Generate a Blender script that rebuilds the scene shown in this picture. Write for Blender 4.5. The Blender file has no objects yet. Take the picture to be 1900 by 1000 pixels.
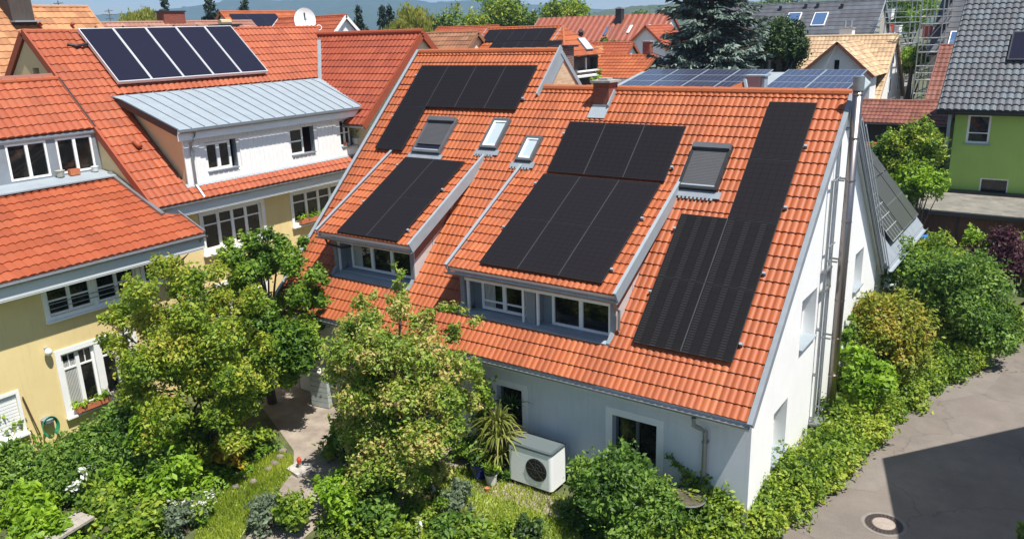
HAZE,SKY,EXPO=2.6e-4,.072,.62
import bpy, math, random
import numpy as np
from mathutils import Vector
R=math.radians
# ------------------------------------------------------------------ camera model (fitted survey of the place)
PX,PY=950.,500.
FL,PITCH,YAW,ROLL=1508.11,0.2878,0.6165,-0.0317
CP=np.array([4.738,-14.4794,10.6091])
FW=np.array([-math.sin(YAW)*math.cos(PITCH),math.cos(YAW)*math.cos(PITCH),-math.sin(PITCH)])
_r=np.array([math.cos(YAW),math.sin(YAW),0.]); _u=np.cross(_r,FW)
RT=_r*math.cos(ROLL)+_u*math.sin(ROLL); UP=-_r*math.sin(ROLL)+_u*math.cos(ROLL)
def ray(px,py): return FW+RT*(px-PX)/FL-UP*(py-PY)/FL
def hit(px,py,n,c):
    d=ray(px,py); n=np.array(n,float); return CP+((c-n@CP)/(n@d))*d
def atz(px,py,z): return hit(px,py,(0,0,1),z)
def atx(px,py,x): return hit(px,py,(1,0,0),x)
def aty(px,py,y): return hit(px,py,(0,1,0),y)
def dep(px,py,d): return CP+ray(px,py)*d
A3=lambda *a: np.array(a,float)
X_,Y_,Z_=A3(1,0,0),A3(0,1,0),A3(0,0,1)
def unit(v): v=np.array(v,float); return v/np.linalg.norm(v)
scene=bpy.context.scene; COL=scene.collection
random.seed(7); 
# ------------------------------------------------------------------ mesh builder
class MB:
    def __init__(s): s.v=[];s.f=[];s.uv=[];s.n=0
    def add(s,V,F,UV=None):
        V=np.asarray(V,float); b=s.n; s.v.append(V); s.n+=len(V)
        for i,f in enumerate(F):
            s.f.append(tuple(int(k)+b for k in f)); s.uv.append(UV[i] if UV is not None else None)
    def quad(s,a,b,c,d,uv=None): s.add([a,b,c,d],[(0,1,2,3)],[uv] if uv else None)
    def box(s,O,U,V,N):   # corner + three edge vectors
        O,U,V,N=[np.array(k,float) for k in (O,U,V,N)]
        if np.dot(np.cross(U,V),N)<0: U,V=V,U
        P=[O,O+U,O+U+V,O+V,O+N,O+U+N,O+U+V+N,O+V+N]
        s.add(P,[(0,3,2,1),(4,5,6,7),(0,1,5,4),(1,2,6,5),(2,3,7,6),(3,0,4,7)])
    def cbox(s,c,sx,sy,sz,rz=0):
        ux=A3(math.cos(rz),math.sin(rz),0);uy=A3(-math.sin(rz),math.cos(rz),0); c=np.array(c,float)
        s.box(c-ux*sx/2-uy*sy/2-Z_*sz/2,ux*sx,uy*sy,Z_*sz)
    def prism(s,pts,E):
        pts=np.array(pts,float); E=np.array(E,float); n=len(pts)
        s.add(np.vstack([pts,pts+E]),[tuple(range(n))[::-1],tuple(range(n,2*n))]+[(i,(i+1)%n,n+(i+1)%n,n+i) for i in range(n)])
    def tube(s,pts,rad,k=8,cap=True):
        pts=[np.array(p,float) for p in pts]; n=len(pts)
        rad=[rad]*n if np.isscalar(rad) else rad
        V=[];F=[]
        for i,p in enumerate(pts):
            t=unit(pts[min(i+1,n-1)]-pts[max(i-1,0)])
            a=unit(np.cross(t,Z_ if abs(t[2])<.9 else X_)); b=np.cross(t,a)
            for j in range(k):
                w=2*math.pi*j/k; V.append(p+rad[i]*(a*math.cos(w)+b*math.sin(w)))
        for i in range(n-1):
            for j in range(k): F.append((i*k+j,i*k+(j+1)%k,(i+1)*k+(j+1)%k,(i+1)*k+j))
        if cap: F+= [tuple(range(k))[::-1],tuple((n-1)*k+j for j in range(k))]
        s.add(V,F)
    def half(s,P,Q,rad,up,k=8,thick=.006):   # open half pipe from P to Q opening towards up (gutter) 
        P,Q=np.array(P,float),np.array(Q,float); t=unit(Q-P); up=np.array(up,float); sd=np.cross(t,up)
        V=[];F=[]
        for p in (P,Q):
            for rr in (rad,rad-thick):
                for j in range(k+1):
                    w=math.pi*j/k; V.append(p+rr*(sd*math.cos(w)-up*math.sin(w)))
        m=k+1
        for j in range(k):
            F.append((j,j+1,2*m+j+1,2*m+j)); F.append((m+j+1,m+j,3*m+j,3*m+j+1)); F.append((j,m+j,m+j+1,j+1)); F.append((2*m+j+1,3*m+j+1,3*m+j,2*m+j))
        F.append((0,2*m,3*m,m)); F.append((k,m+k,3*m+k,2*m+k))
        s.add(V,F)
    def lathe(s,c,prof,k=16):
        c=np.array(c,float);V=[];F=[];n=len(prof)
        for (r,z) in prof:
            for j in range(k):
                w=2*math.pi*j/k; V.append(c+A3(r*math.cos(w),r*math.sin(w),z))
        for i in range(n-1):
            for j in range(k): F.append((i*k+j,i*k+(j+1)%k,(i+1)*k+(j+1)%k,(i+1)*k+j))
        F.append(tuple(range(k))[::-1]);F.append(tuple((n-1)*k+j for j in range(k)))
        s.add(V,F)
    def build(s,name,m,parent=None,smooth=False,label=None):
        me=bpy.data.meshes.new(name)
        off=np.zeros(3) if parent is None else worldloc(parent)
        V=np.vstack(s.v)-off
        me.vertices.add(len(V)); me.vertices.foreach_set('co',V.ravel())
        tot=np.array([len(f) for f in s.f]); st=np.concatenate([[0],np.cumsum(tot)[:-1]])
        me.loops.add(int(tot.sum())); me.loops.foreach_set('vertex_index',np.fromiter((i for f in s.f for i in f),dtype=np.int32))
        me.polygons.add(len(s.f)); me.polygons.foreach_set('loop_start',st.astype(np.int32)); me.polygons.foreach_set('loop_total',tot.astype(np.int32))
        if any(u is not None for u in s.uv):
            L=me.uv_layers.new(name='UVMap'); data=[]
            for f,u in zip(s.f,s.uv):
                if u is None: data+= [0.0,0.0]*len(f)
                else:
                    for a in u: data+= [float(a[0]),float(a[1])]
            L.data.foreach_set('uv',data)
        me.update(calc_edges=True); me.validate()
        me.polygons.foreach_set('use_smooth',[bool(smooth)]*len(me.polygons))
        me.materials.append(m)
        o=bpy.data.objects.new(name,me); COL.objects.link(o)
        if parent is not None: o.parent=parent
        if label: o['label']=label
        return o
WL={}
def worldloc(o):
    p=np.zeros(3)
    while o is not None: p=p+np.array(o.location); o=o.parent
    return p
def thing(name,label,cat,loc,group=None):
    o=bpy.data.objects.new(name,None); COL.objects.link(o); o.location=tuple(float(k) for k in loc); o.empty_display_size=.2
    o['label']=label;o['category']=cat
    if group:o['group']=group
    return o
def tag(o,label,cat,group=None):
    o['label']=label;o['category']=cat
    if group:o['group']=group
    return o
def struct(o,kind='structure'): o['kind']=kind; return o
# ------------------------------------------------------------------ materials
def newmat(name):
    m=bpy.data.materials.new(name); m.use_nodes=True; nt=m.node_tree
    return m,nt,nt.nodes['Principled BSDF']
def mat(name,c,rough=.7,metal=0,var=.12,scale=3.,bump=0,bscale=40.,spec=.5,c2=None,stretch=None,hue2=None,streak=0):
    m,nt,b=newmat(name); N=nt.nodes;L=nt.links
    b.inputs['Roughness'].default_value=rough;b.inputs['Metallic'].default_value=metal
    b.inputs['Specular IOR Level'].default_value=spec
    tc=N.new('ShaderNodeTexCoord'); src=tc.outputs['Object']
    if stretch:
        mp=N.new('ShaderNodeMapping');mp.inputs['Scale'].default_value=stretch;L.new(src,mp.inputs[0]);src=mp.outputs[0]
    if var>0 or c2:
        n=N.new('ShaderNodeTexNoise');n.inputs['Scale'].default_value=scale;n.inputs['Detail'].default_value=6;n.inputs['Roughness'].default_value=.65;L.new(src,n.inputs['Vector'])
        cr=N.new('ShaderNodeValToRGB');cr.color_ramp.elements[0].position=.3;cr.color_ramp.elements[1].position=.7
        a=[max(0,k*(1-var)) for k in c]; d=list(c2) if c2 else [min(1,k*(1+var)) for k in c]
        cr.color_ramp.elements[0].color=(*a,1);cr.color_ramp.elements[1].color=(*d,1)
        L.new(n.outputs['Fac'],cr.inputs[0]);out=cr.outputs[0]
        if streak:   # rain streaks and grime with their own shape
            m3=N.new('ShaderNodeMapping');m3.inputs['Scale'].default_value=(5,5,.45);L.new(tc.outputs['Object'],m3.inputs[0])
            n3=N.new('ShaderNodeTexNoise');n3.inputs['Scale'].default_value=1.6;n3.inputs['Detail'].default_value=7;n3.inputs['Roughness'].default_value=.7;L.new(m3.outputs[0],n3.inputs['Vector'])
            r3=N.new('ShaderNodeMapRange');r3.inputs[1].default_value=.5;r3.inputs[2].default_value=.8;r3.inputs[4].default_value=streak;L.new(n3.outputs['Fac'],r3.inputs[0])
            x3=N.new('ShaderNodeMix');x3.data_type='RGBA';L.new(r3.outputs[0],x3.inputs[0]);L.new(out,x3.inputs[6]);x3.inputs[7].default_value=(c[0]*.45,c[1]*.45,c[2]*.42,1);out=x3.outputs[2]
        L.new(out,b.inputs['Base Color'])
    else: b.inputs['Base Color'].default_value=(*c,1)
    if bump>0:
        n2=N.new('ShaderNodeTexNoise');n2.inputs['Scale'].default_value=bscale;n2.inputs['Detail'].default_value=4;L.new(src,n2.inputs['Vector'])
        bp=N.new('ShaderNodeBump');bp.inputs['Strength'].default_value=bump;bp.inputs['Distance'].default_value=.02;L.new(n2.outputs['Fac'],bp.inputs['Height']);L.new(bp.outputs[0],b.inputs['Normal'])
    return m
def tilemat(name,c,dark=.75,light=1.2,weather=.25,wcol=(.12,.09,.07),rough=.55,wscale=.8):
    """fired clay tiles: every tile its own tone (UV cell), broad weathering on top"""
    m,nt,b=newmat(name);N=nt.nodes;L=nt.links
    b.inputs['Roughness'].default_value=rough; b.inputs['Specular IOR Level'].default_value=.35
    uv=N.new('ShaderNodeUVMap');uv.uv_map='UVMap'
    fl=N.new('ShaderNodeVectorMath');fl.operation='FLOOR';L.new(uv.outputs[0],fl.inputs[0])
    wn=N.new('ShaderNodeTexWhiteNoise');wn.noise_dimensions='2D';L.new(fl.outputs[0],wn.inputs['Vector'])
    cr=N.new('ShaderNodeValToRGB');E=cr.color_ramp.elements
    E[0].color=(*[k*dark for k in c],1);E[1].color=(min(1,c[0]*light),min(1,c[1]*light*1.12),min(1,c[2]*light*1.15),1)
    e=E.new(.5);e.color=(*c,1);L.new(wn.outputs[0],cr.inputs[0])
    tc=N.new('ShaderNodeTexCoord');n=N.new('ShaderNodeTexNoise');n.inputs['Scale'].default_value=wscale;n.inputs['Detail'].default_value=8;n.inputs['Roughness'].default_value=.7;L.new(tc.outputs['Object'],n.inputs['Vector'])
    mr=N.new('ShaderNodeMapRange');mr.inputs[1].default_value=.48;mr.inputs[2].default_value=.75;mr.inputs[4].default_value=weather;L.new(n.outputs['Fac'],mr.inputs[0])
    mx=N.new('ShaderNodeMix');mx.data_type='RGBA';L.new(mr.outputs[0],mx.inputs[0]);L.new(cr.outputs[0],mx.inputs[6]);mx.inputs[7].default_value=(*wcol,1)
    L.new(mx.outputs[2],b.inputs['Base Color'])
    n2=N.new('ShaderNodeTexNoise');n2.inputs['Scale'].default_value=30;L.new(tc.outputs['Object'],n2.inputs['Vector'])
    bp=N.new('ShaderNodeBump');bp.inputs['Strength'].default_value=.25;bp.inputs['Distance'].default_value=.01;L.new(n2.outputs['Fac'],bp.inputs['Height']);L.new(bp.outputs[0],b.inputs['Normal'])
    return m
def leafmat(name,cols,trans=.4,rough=.5,nscale=.9):
    """leaves: colour per leaf (random per island) shifted by a broad noise through the crown"""
    k_=(1.1,1.1,1.) if 'needle' in name or 'petal' in name or 'purple' in name or 'grey' in name else (1.5,1.25,.85)
    cols=[tuple(min(.8,a*b_) for a,b_ in zip(c,k_)) for c in cols]
    m,nt,b=newmat(name);N=nt.nodes;L=nt.links
    g=N.new('ShaderNodeNewGeometry');tc=N.new('ShaderNodeTexCoord')
    n=N.new('ShaderNodeTexNoise');n.inputs['Scale'].default_value=nscale;n.inputs['Detail'].default_value=3;L.new(tc.outputs['Object'],n.inputs['Vector'])
    a=N.new('ShaderNodeMath');a.operation='MULTIPLY_ADD';a.inputs[1].default_value=.55;L.new(g.outputs['Random Per Island'],a.inputs[0])
    sb=N.new('ShaderNodeMath');sb.operation='MULTIPLY_ADD';sb.inputs[1].default_value=1.5;sb.inputs[2].default_value=-.5;L.new(n.outputs['Fac'],sb.inputs[0]);L.new(sb.outputs[0],a.inputs[2])
    cr=N.new('ShaderNodeValToRGB');E=cr.color_ramp.elements;k=len(cols)
    E[0].color=(*cols[0],1);E[0].position=.1;E[1].color=(*cols[-1],1);E[1].position=.95
    for i in range(1,k-1): e=E.new(.1+.85*i/(k-1));e.color=(*cols[i],1)
    L.new(a.outputs[0],cr.inputs[0]);L.new(cr.outputs[0],b.inputs['Base Color'])
    b.inputs['Roughness'].default_value=rough;b.inputs['Specular IOR Level'].default_value=.4
    t=N.new('ShaderNodeBsdfTranslucent');L.new(cr.outputs[0],t.inputs[0])
    mx=N.new('ShaderNodeMixShader');mx.inputs[0].default_value=trans
    L.new(b.outputs[0],mx.inputs[1]);L.new(t.outputs[0],mx.inputs[2]);L.new(mx.outputs[0],N['Material Output'].inputs['Surface'])
    return m
def brickmat(name,c1,c2,mortar,sc=6.):
    m,nt,b=newmat(name);N=nt.nodes;L=nt.links
    tc=N.new('ShaderNodeTexCoord');sx=N.new('ShaderNodeSeparateXYZ');L.new(tc.outputs['Object'],sx.inputs[0])
    ad=N.new('ShaderNodeMath');L.new(sx.outputs[0],ad.inputs[0]);L.new(sx.outputs[1],ad.inputs[1])
    cb=N.new('ShaderNodeCombineXYZ');L.new(ad.outputs[0],cb.inputs[0]);L.new(sx.outputs[2],cb.inputs[1])
    br=N.new('ShaderNodeTexBrick');br.inputs['Color1'].default_value=(*c1,1);br.inputs['Color2'].default_value=(*c2,1);br.inputs['Mortar'].default_value=(*mortar,1)
    br.inputs['Scale'].default_value=1;br.inputs['Brick Width'].default_value=.24;br.inputs['Row Height'].default_value=.08;br.inputs['Mortar Size'].default_value=.008
    L.new(cb.outputs[0],br.inputs['Vector']);L.new(br.outputs['Color'],b.inputs['Base Color']);b.inputs['Roughness'].default_value=.85
    return m
def gridmat(name,base,line,nu,nv,lw,rough=.25,dash=None,dw=.5,spec=.5):
    """solar cells on UV 0..1 per module: cell grid lines, optional rows of short wires"""
    m,nt,b=newmat(name);N=nt.nodes;L=nt.links
    uv=N.new('ShaderNodeUVMap');uv.uv_map='UVMap';sx=N.new('ShaderNodeSeparateXYZ');L.new(uv.outputs[0],sx.inputs[0])
    def M(op,a,bv=None,clamp=False):
        q=N.new('ShaderNodeMath');q.operation=op
        if isinstance(a,(int,float)): q.inputs[0].default_value=a
        else: L.new(a,q.inputs[0])
        if bv is not None:
            if isinstance(bv,(int,float)): q.inputs[1].default_value=bv
            else: L.new(bv,q.inputs[1])
        return q.outputs[0]
    fu=M('FRACT',M('MULTIPLY',sx.outputs[0],nu));fv=M('FRACT',M('MULTIPLY',sx.outputs[1],nv))
    ln=M('MAXIMUM',M('LESS_THAN',fu,lw),M('LESS_THAN',fv,lw*nv/nu*.65))
    mx=N.new('ShaderNodeMix');mx.data_type='RGBA';L.new(ln,mx.inputs[0]);mx.inputs[6].default_value=(*base,1);mx.inputs[7].default_value=(*line,1)
    out=mx.outputs[2]
    if dash:
        fd=M('LESS_THAN',M('FRACT',M('MULTIPLY',sx.outputs[1],nv*3)),.16)
        fm=M('MULTIPLY',M('GREATER_THAN',fu,.5-dw/2),M('LESS_THAN',fu,.5+dw/2))
        ev=M('LESS_THAN',M('FRACT',M('MULTIPLY',sx.outputs[0],nu/2)),.5)
        dd=M('MULTIPLY',M('MULTIPLY',fd,fm),ev)
        m2=N.new('ShaderNodeMix');m2.data_type='RGBA';L.new(dd,m2.inputs[0]);L.new(out,m2.inputs[6]);m2.inputs[7].default_value=(*dash,1);out=m2.outputs[2]
    L.new(out,b.inputs['Base Color']);b.inputs['Roughness'].default_value=rough;b.inputs['Specular IOR Level'].default_value=spec
    return m
M={}
M['tile']=tilemat('tile_orange',(.385,.099,.034),dark=.84,light=1.12,weather=.38,wcol=(.20,.075,.04))
M['tile_red']=tilemat('tile_red',(.345,.080,.032),dark=.87,light=1.1,weather=.36,wcol=(.19,.07,.04))
M['tile_deep']=tilemat('tile_deep',(.30,.062,.028),dark=.86,light=1.12,weather=.2,wcol=(.17,.05,.03))
M['tile_tan']=tilemat('tile_tan',(.42,.19,.085),weather=.35,wcol=(.25,.12,.06))
M['tile_sand']=tilemat('tile_sand',(.50,.34,.20),weather=.3,wcol=(.33,.19,.1))
M['tile_pink']=tilemat('tile_pink',(.33,.155,.11),weather=.4,wcol=(.16,.1,.08))
M['tile_moss']=tilemat('tile_moss',(.30,.13,.07),weather=.7,wcol=(.13,.12,.05),wscale=1.2)
M['tile_brown']=tilemat('tile_brown',(.21,.075,.052),weather=.3,wcol=(.12,.07,.05))
M['tile_grey']=tilemat('tile_grey',(.12,.125,.135),dark=.88,light=1.12,weather=.2,wcol=(.06,.06,.065),rough=.4)
M['slate']=tilemat('slate',(.095,.098,.11),dark=.85,light=1.15,weather=.15,wcol=(.06,.06,.065),rough=.5)
M['zinc']=mat('zinc',(.34,.40,.45),.6,.1,.1,1.6)
M['zincd']=mat('zinc_dull',(.25,.28,.31),.65,.1,.12,3)
M['zincl']=mat('zinc_pale',(.31,.355,.39),.6,.1,.08,2)
M['gutter']=mat('gutter_metal',(.30,.32,.33),.4,.6,.15,5)
M['steel']=mat('stainless_steel',(.33,.29,.27),.33,1.,.12,2,stretch=(4,4,.4))
M['dark']=mat('dark_metal',(.035,.037,.04),.45,.3,.15)
M['greym']=mat('grey_frame',(.13,.14,.15),.4,.3,.1)
M['shutter']=mat('shutter_grey',(.085,.085,.09),.55,.1,.05)
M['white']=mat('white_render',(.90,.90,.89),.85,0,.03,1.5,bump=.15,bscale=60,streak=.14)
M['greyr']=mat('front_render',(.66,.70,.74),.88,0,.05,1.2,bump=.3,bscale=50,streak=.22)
M['whitep']=mat('white_paint',(.88,.88,.87),.5,0,.04,4)
M['yellow']=mat('yellow_render',(.78,.615,.30),.88,0,.06,.8,bump=.25,bscale=50,streak=.2)
M['cream']=mat('cream_render',(.76,.60,.33),.88,0,.05,1.)
M['cream2']=mat('pale_cream_render',(.72,.66,.45),.88,0,.07,1.)
M['greenr']=mat('green_render',(.37,.54,.125),.88,0,.05,.7,bump=.2,bscale=50,streak=.15)
M['soffit']=mat('soffit_boards',(.62,.65,.66),.6,0,.08,4,stretch=(1,.2,3))
M['wood']=mat('dark_wood',(.075,.06,.05),.8,0,.3,4,stretch=(6,6,.6))
M['brownw']=mat('brown_wood',(.11,.045,.022),.7,0,.3,3,stretch=(3,3,.6))
M['plank']=mat('weathered_plank',(.36,.32,.28),.85,0,.25,3,stretch=(1,8,8),bump=.4)
M['brick']=brickmat('brick_red',(.30,.075,.04),(.22,.05,.03),(.16,.10,.08))
M['brickd']=brickmat('brick_brown',(.20,.09,.065),(.12,.06,.05),(.30,.27,.24))
M['brickc']=brickmat('brick_cream',(.62,.45,.28),(.50,.33,.19),(.55,.45,.35))
M['conc']=mat('concrete',(.36,.35,.32),.9,0,.25,5,bump=.4)
M['slab']=mat('roof_felt',(.17,.16,.14),.95,0,.3,1.6,bump=.3,c2=(.27,.25,.21))
M['asph']=mat('asphalt',(.185,.156,.134),.93,0,.2,.7,bump=.55,bscale=150)
def _asph(m,k=1.):
    nt=m.node_tree;N=nt.nodes;L=nt.links;b=N['Principled BSDF'];src=b.inputs['Base Color'].links[0].from_socket
    tc=N.new('ShaderNodeTexCoord')
    def mixin(fac,col,s_):
        x=N.new('ShaderNodeMix');x.data_type='RGBA';L.new(fac,x.inputs[0]);L.new(s_,x.inputs[6]);x.inputs[7].default_value=(*col,1);return x.outputs[2]
    def rng(sock,a,b_,lo,hi):
        r=N.new('ShaderNodeMapRange');r.inputs[1].default_value=a;r.inputs[2].default_value=b_;r.inputs[3].default_value=lo;r.inputs[4].default_value=hi;L.new(sock,r.inputs[0]);return r.outputs[0]
    n=N.new('ShaderNodeTexNoise');n.inputs['Scale'].default_value=38;n.inputs['Detail'].default_value=3;L.new(tc.outputs['Object'],n.inputs['Vector'])
    src=mixin(rng(n.outputs['Fac'],.55,.75,0,.45),(.34,.31,.28),src)
    n=N.new('ShaderNodeTexNoise');n.inputs['Scale'].default_value=55;n.inputs['Detail'].default_value=2;L.new(tc.outputs['Object'],n.inputs['Vector'])
    src=mixin(rng(n.outputs['Fac'],.58,.75,0,.5),(.07,.06,.055),src)
    n=N.new('ShaderNodeTexNoise');n.inputs['Scale'].default_value=.5;n.inputs['Detail'].default_value=6;n.inputs['Roughness'].default_value=.7;L.new(tc.outputs['Object'],n.inputs['Vector'])
    src=mixin(rng(n.outputs['Fac'],.5,.7,0,.5),(.26,.235,.21),src)
    w=N.new('ShaderNodeTexNoise');w.inputs['Scale'].default_value=1.3;w.inputs['Detail'].default_value=4;L.new(tc.outputs['Object'],w.inputs['Vector'])
    av=N.new('ShaderNodeVectorMath');av.operation='MULTIPLY_ADD';L.new(w.outputs['Color'],av.inputs[0]);av.inputs[1].default_value=(.9,.9,.9);L.new(tc.outputs['Object'],av.inputs[2])
    v=N.new('ShaderNodeTexVoronoi');v.feature='DISTANCE_TO_EDGE';v.inputs['Scale'].default_value=.33;L.new(av.outputs[0],v.inputs['Vector'])
    src=mixin(rng(v.outputs['Distance'],.0,.009,.42*k,0),(.07,.06,.05),src)
    L.new(src,b.inputs['Base Color'])
_asph(M['asph'])
M['terra']=mat('terracotta',(.50,.16,.07),.8,0,.15,8)
M['potblue']=mat('blue_glaze',(.02,.03,.22),.2,0,.1,5)
M['potwhite']=mat('white_glaze',(.72,.72,.70),.4,0,.05,5)
M['hose']=mat('green_hose',(.03,.28,.14),.4,0,.1)
M['hpgrey']=mat('heat_pump_lid',(.10,.125,.13),.4,.1,.05)
M['bluep']=mat('blue_plastic',(.05,.2,.6),.4,0,.1)
M['stone']=mat('stone',(.42,.39,.34),.9,0,.3,5,bump=.6)
M['bark']=mat('bark',(.11,.08,.055),.95,0,.3,6,bump=.8,stretch=(4,4,1))
M['scaf']=mat('scaffold_tube',(.42,.44,.44),.4,.7,.1)
M['red']=mat('red_plastic',(.55,.08,.04),.5,0,.1)
M['curtain']=mat('curtain',(.5,.5,.47),.9,0,.1)
M['seam']=mat('seam_red_metal',(.29,.082,.045),.5,0,.12,1.5)
m,nt,b=newmat('window_glass');b.inputs['Base Color'].default_value=(.012,.014,.014,1);b.inputs['Roughness'].default_value=.04;b.inputs['Specular IOR Level'].default_value=.6;M['glass']=m
# panes let a little of the dark room behind vary
n=nt.nodes.new('ShaderNodeTexNoise');n.inputs['Scale'].default_value=2.2;n.inputs['Detail'].default_value=5
tc=nt.nodes.new('ShaderNodeTexCoord');nt.links.new(tc.outputs['Object'],n.inputs['Vector']);cr=nt.nodes.new('ShaderNodeValToRGB')
cr.color_ramp.elements[0].position=.5;cr.color_ramp.elements[0].color=(.008,.009,.008,1);cr.color_ramp.elements[1].position=.8;cr.color_ramp.elements[1].color=(.06,.05,.04,1)
nt.links.new(n.outputs['Fac'],cr.inputs[0]);nt.links.new(cr.outputs[0],b.inputs['Base Color'])
m,nt,b=newmat('skylight_glass');b.inputs['Base Color'].default_value=(.42,.50,.53,1);b.inputs['Roughness'].default_value=.08;M['skyglass']=m
m,nt,b=newmat('skylight_white');b.inputs['Base Color'].default_value=(.85,.88,.88,1);b.inputs['Roughness'].default_value=.3;M['skywhite']=m
m,nt,b=newmat('skylight_blue');b.inputs['Base Color'].default_value=(.07,.13,.25,1);b.inputs['Roughness'].default_value=.1;M['skyblue']=m
m,nt,b=newmat('collector_glass');b.inputs['Base Color'].default_value=(.016,.016,.030,1);b.inputs['Roughness'].default_value=.2;b.inputs['Specular IOR Level'].default_value=.22;M['collector']=m
M['pvblack']=gridmat('pv_black',(.015,.013,.015),(.006,.0055,.006),6,12,.06,rough=.5,spec=.12)
M['pvwire']=gridmat('pv_black_wired',(.012,.011,.012),(.004,.004,.004),6,9,.04,rough=.5,dash=(.05,.05,.05),dw=.75,spec=.12)
M['pvblue']=gridmat('pv_blue',(.035,.043,.085),(.24,.26,.29),6,10,.05,rough=.15)
M['pvgrid']=gridmat('pv_grey_grid',(.05,.055,.055),(.38,.40,.38),5,5,.09,rough=.3)
M['pvfine']=gridmat('pv_grey_fine',(.05,.055,.05),(.17,.18,.17),10,2,.16,rough=.3)
G=lambda *c:c
M['l_acer']=leafmat('leaf_yellowgreen',[(.04,.10,.016),(.09,.19,.025),(.17,.29,.038),(.27,.36,.055),(.38,.40,.10)],trans=.42)
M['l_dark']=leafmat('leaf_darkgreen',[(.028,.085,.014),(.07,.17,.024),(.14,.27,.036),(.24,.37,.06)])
M['l_cream']=leafmat('leaf_creamgreen',[(.04,.10,.018),(.09,.19,.03),(.15,.28,.045),(.23,.34,.08),(.36,.37,.18),(.44,.38,.23)],nscale=1.2)
M['l_bush']=leafmat('leaf_bush',[(.03,.085,.02),(.065,.155,.032),(.12,.25,.05),(.21,.35,.10)])
M['l_hedge']=leafmat('leaf_hedge',[(.03,.08,.013),(.07,.16,.02),(.14,.26,.035),(.23,.35,.05),(.34,.43,.09)])
M['l_light']=leafmat('leaf_light',[(.07,.17,.015),(.15,.31,.025),(.26,.44,.05)])
M['l_orange']=leafmat('leaf_orangegreen',[(.06,.12,.02),(.15,.24,.035),(.25,.29,.05),(.36,.24,.07)],nscale=1.3)
M['l_purple']=leafmat('leaf_purple',[(.02,.006,.012),(.05,.012,.025),(.09,.03,.045),(.14,.06,.07)])
M['l_spruce']=leafmat('needle_blue',[(.03,.055,.046),(.075,.115,.10),(.14,.195,.175),(.23,.29,.265)],trans=.1)
M['l_conifer']=leafmat('needle_dark',[(.008,.022,.012),(.018,.04,.022),(.03,.06,.035)],trans=.1)
M['l_yew']=leafmat('needle_yew',[(.015,.04,.009),(.035,.075,.014),(.075,.12,.024)],trans=.15)
M['l_willow']=leafmat('leaf_willow',[(.12,.17,.03),(.22,.28,.06),(.34,.38,.11)])
M['l_far']=leafmat('leaf_far',[(.03,.075,.014),(.06,.13,.024),(.11,.20,.04)],trans=.2)
M['l_grey']=leafmat('leaf_greygreen',[(.08,.11,.07),(.15,.20,.13),(.24,.30,.20)])
M['l_strap']=leafmat('leaf_strap',[(.08,.12,.03),(.17,.23,.07),(.33,.36,.16)])
M['l_flower']=leafmat('petal_white',[(.6,.62,.5),(.8,.8,.72),(.85,.85,.8)])
M['l_yellowp']=leafmat('leaf_yellow',[(.22,.22,.03),(.40,.34,.05),(.45,.24,.05)])
M['l_grass']=leafmat('grass_blades',[(.10,.18,.02),(.19,.30,.035),(.32,.42,.08)],trans=.3)
# ------------------------------------------------------------------ builders
def tiles(mb,O,U,V,N,uf,s0,s1,row=.32,bump=.155,amp=.030,thk=.034,seg=6,sd=0):
    """interlocking tile courses: rolls across, each course lifted over the one below. uf(s)->[(u0,u1),..] may slant"""
    O,U,V,N=[np.array(k,float) for k in (O,U,V,N)]
    r=0; rng=np.random.RandomState(sd)
    nr=int(math.ceil((s1-s0)/row-1e-6))
    for r in range(nr):
        sa=s0+r*row; sb=min(sa+row,s1)
        for (a0,a1),(b0,b1) in zip(uf(sa),uf(sb)):
            lo,hi=min(a0,b0),max(a1,b1)
            k0,k1=math.floor(lo/bump*seg),math.ceil(hi/bump*seg)
            g=np.arange(k0,k1+1)*bump/seg; m=len(g)
            if m<2: continue
            w=amp*(1-np.abs(np.sin(math.pi*g/bump-math.pi/2))**1.6*0-(1-np.abs(np.sin(math.pi*g/bump)))**1.3)+rng.uniform(-.002,.002,m)
            ga,gb=np.clip(g,a0,a1),np.clip(g,b0,b1)
            P=lambda u,s,h: O+np.outer(u,U)+s*V+np.outer(h,N)
            A=P(ga,sa,w+thk); Bp=P(gb,sb,w+.004); D=P(ga,sa+.004,w*0-.01)
            V_=np.vstack([A,Bp,A,D]); F=[];UV=[]
            for i in range(m-1):
                if max(ga[i+1]-ga[i],gb[i+1]-gb[i])<1e-5: continue
                F.append((i,i+1,m+i+1,m+i)); c=(g[i]+g[i+1])/2/(bump*2); q=(c,r+.5); UV.append([q]*4)
                F.append((3*m+i,3*m+i+1,2*m+i+1,2*m+i)); UV.append([q]*4)
            mb.add(V_,F,UV)
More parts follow.
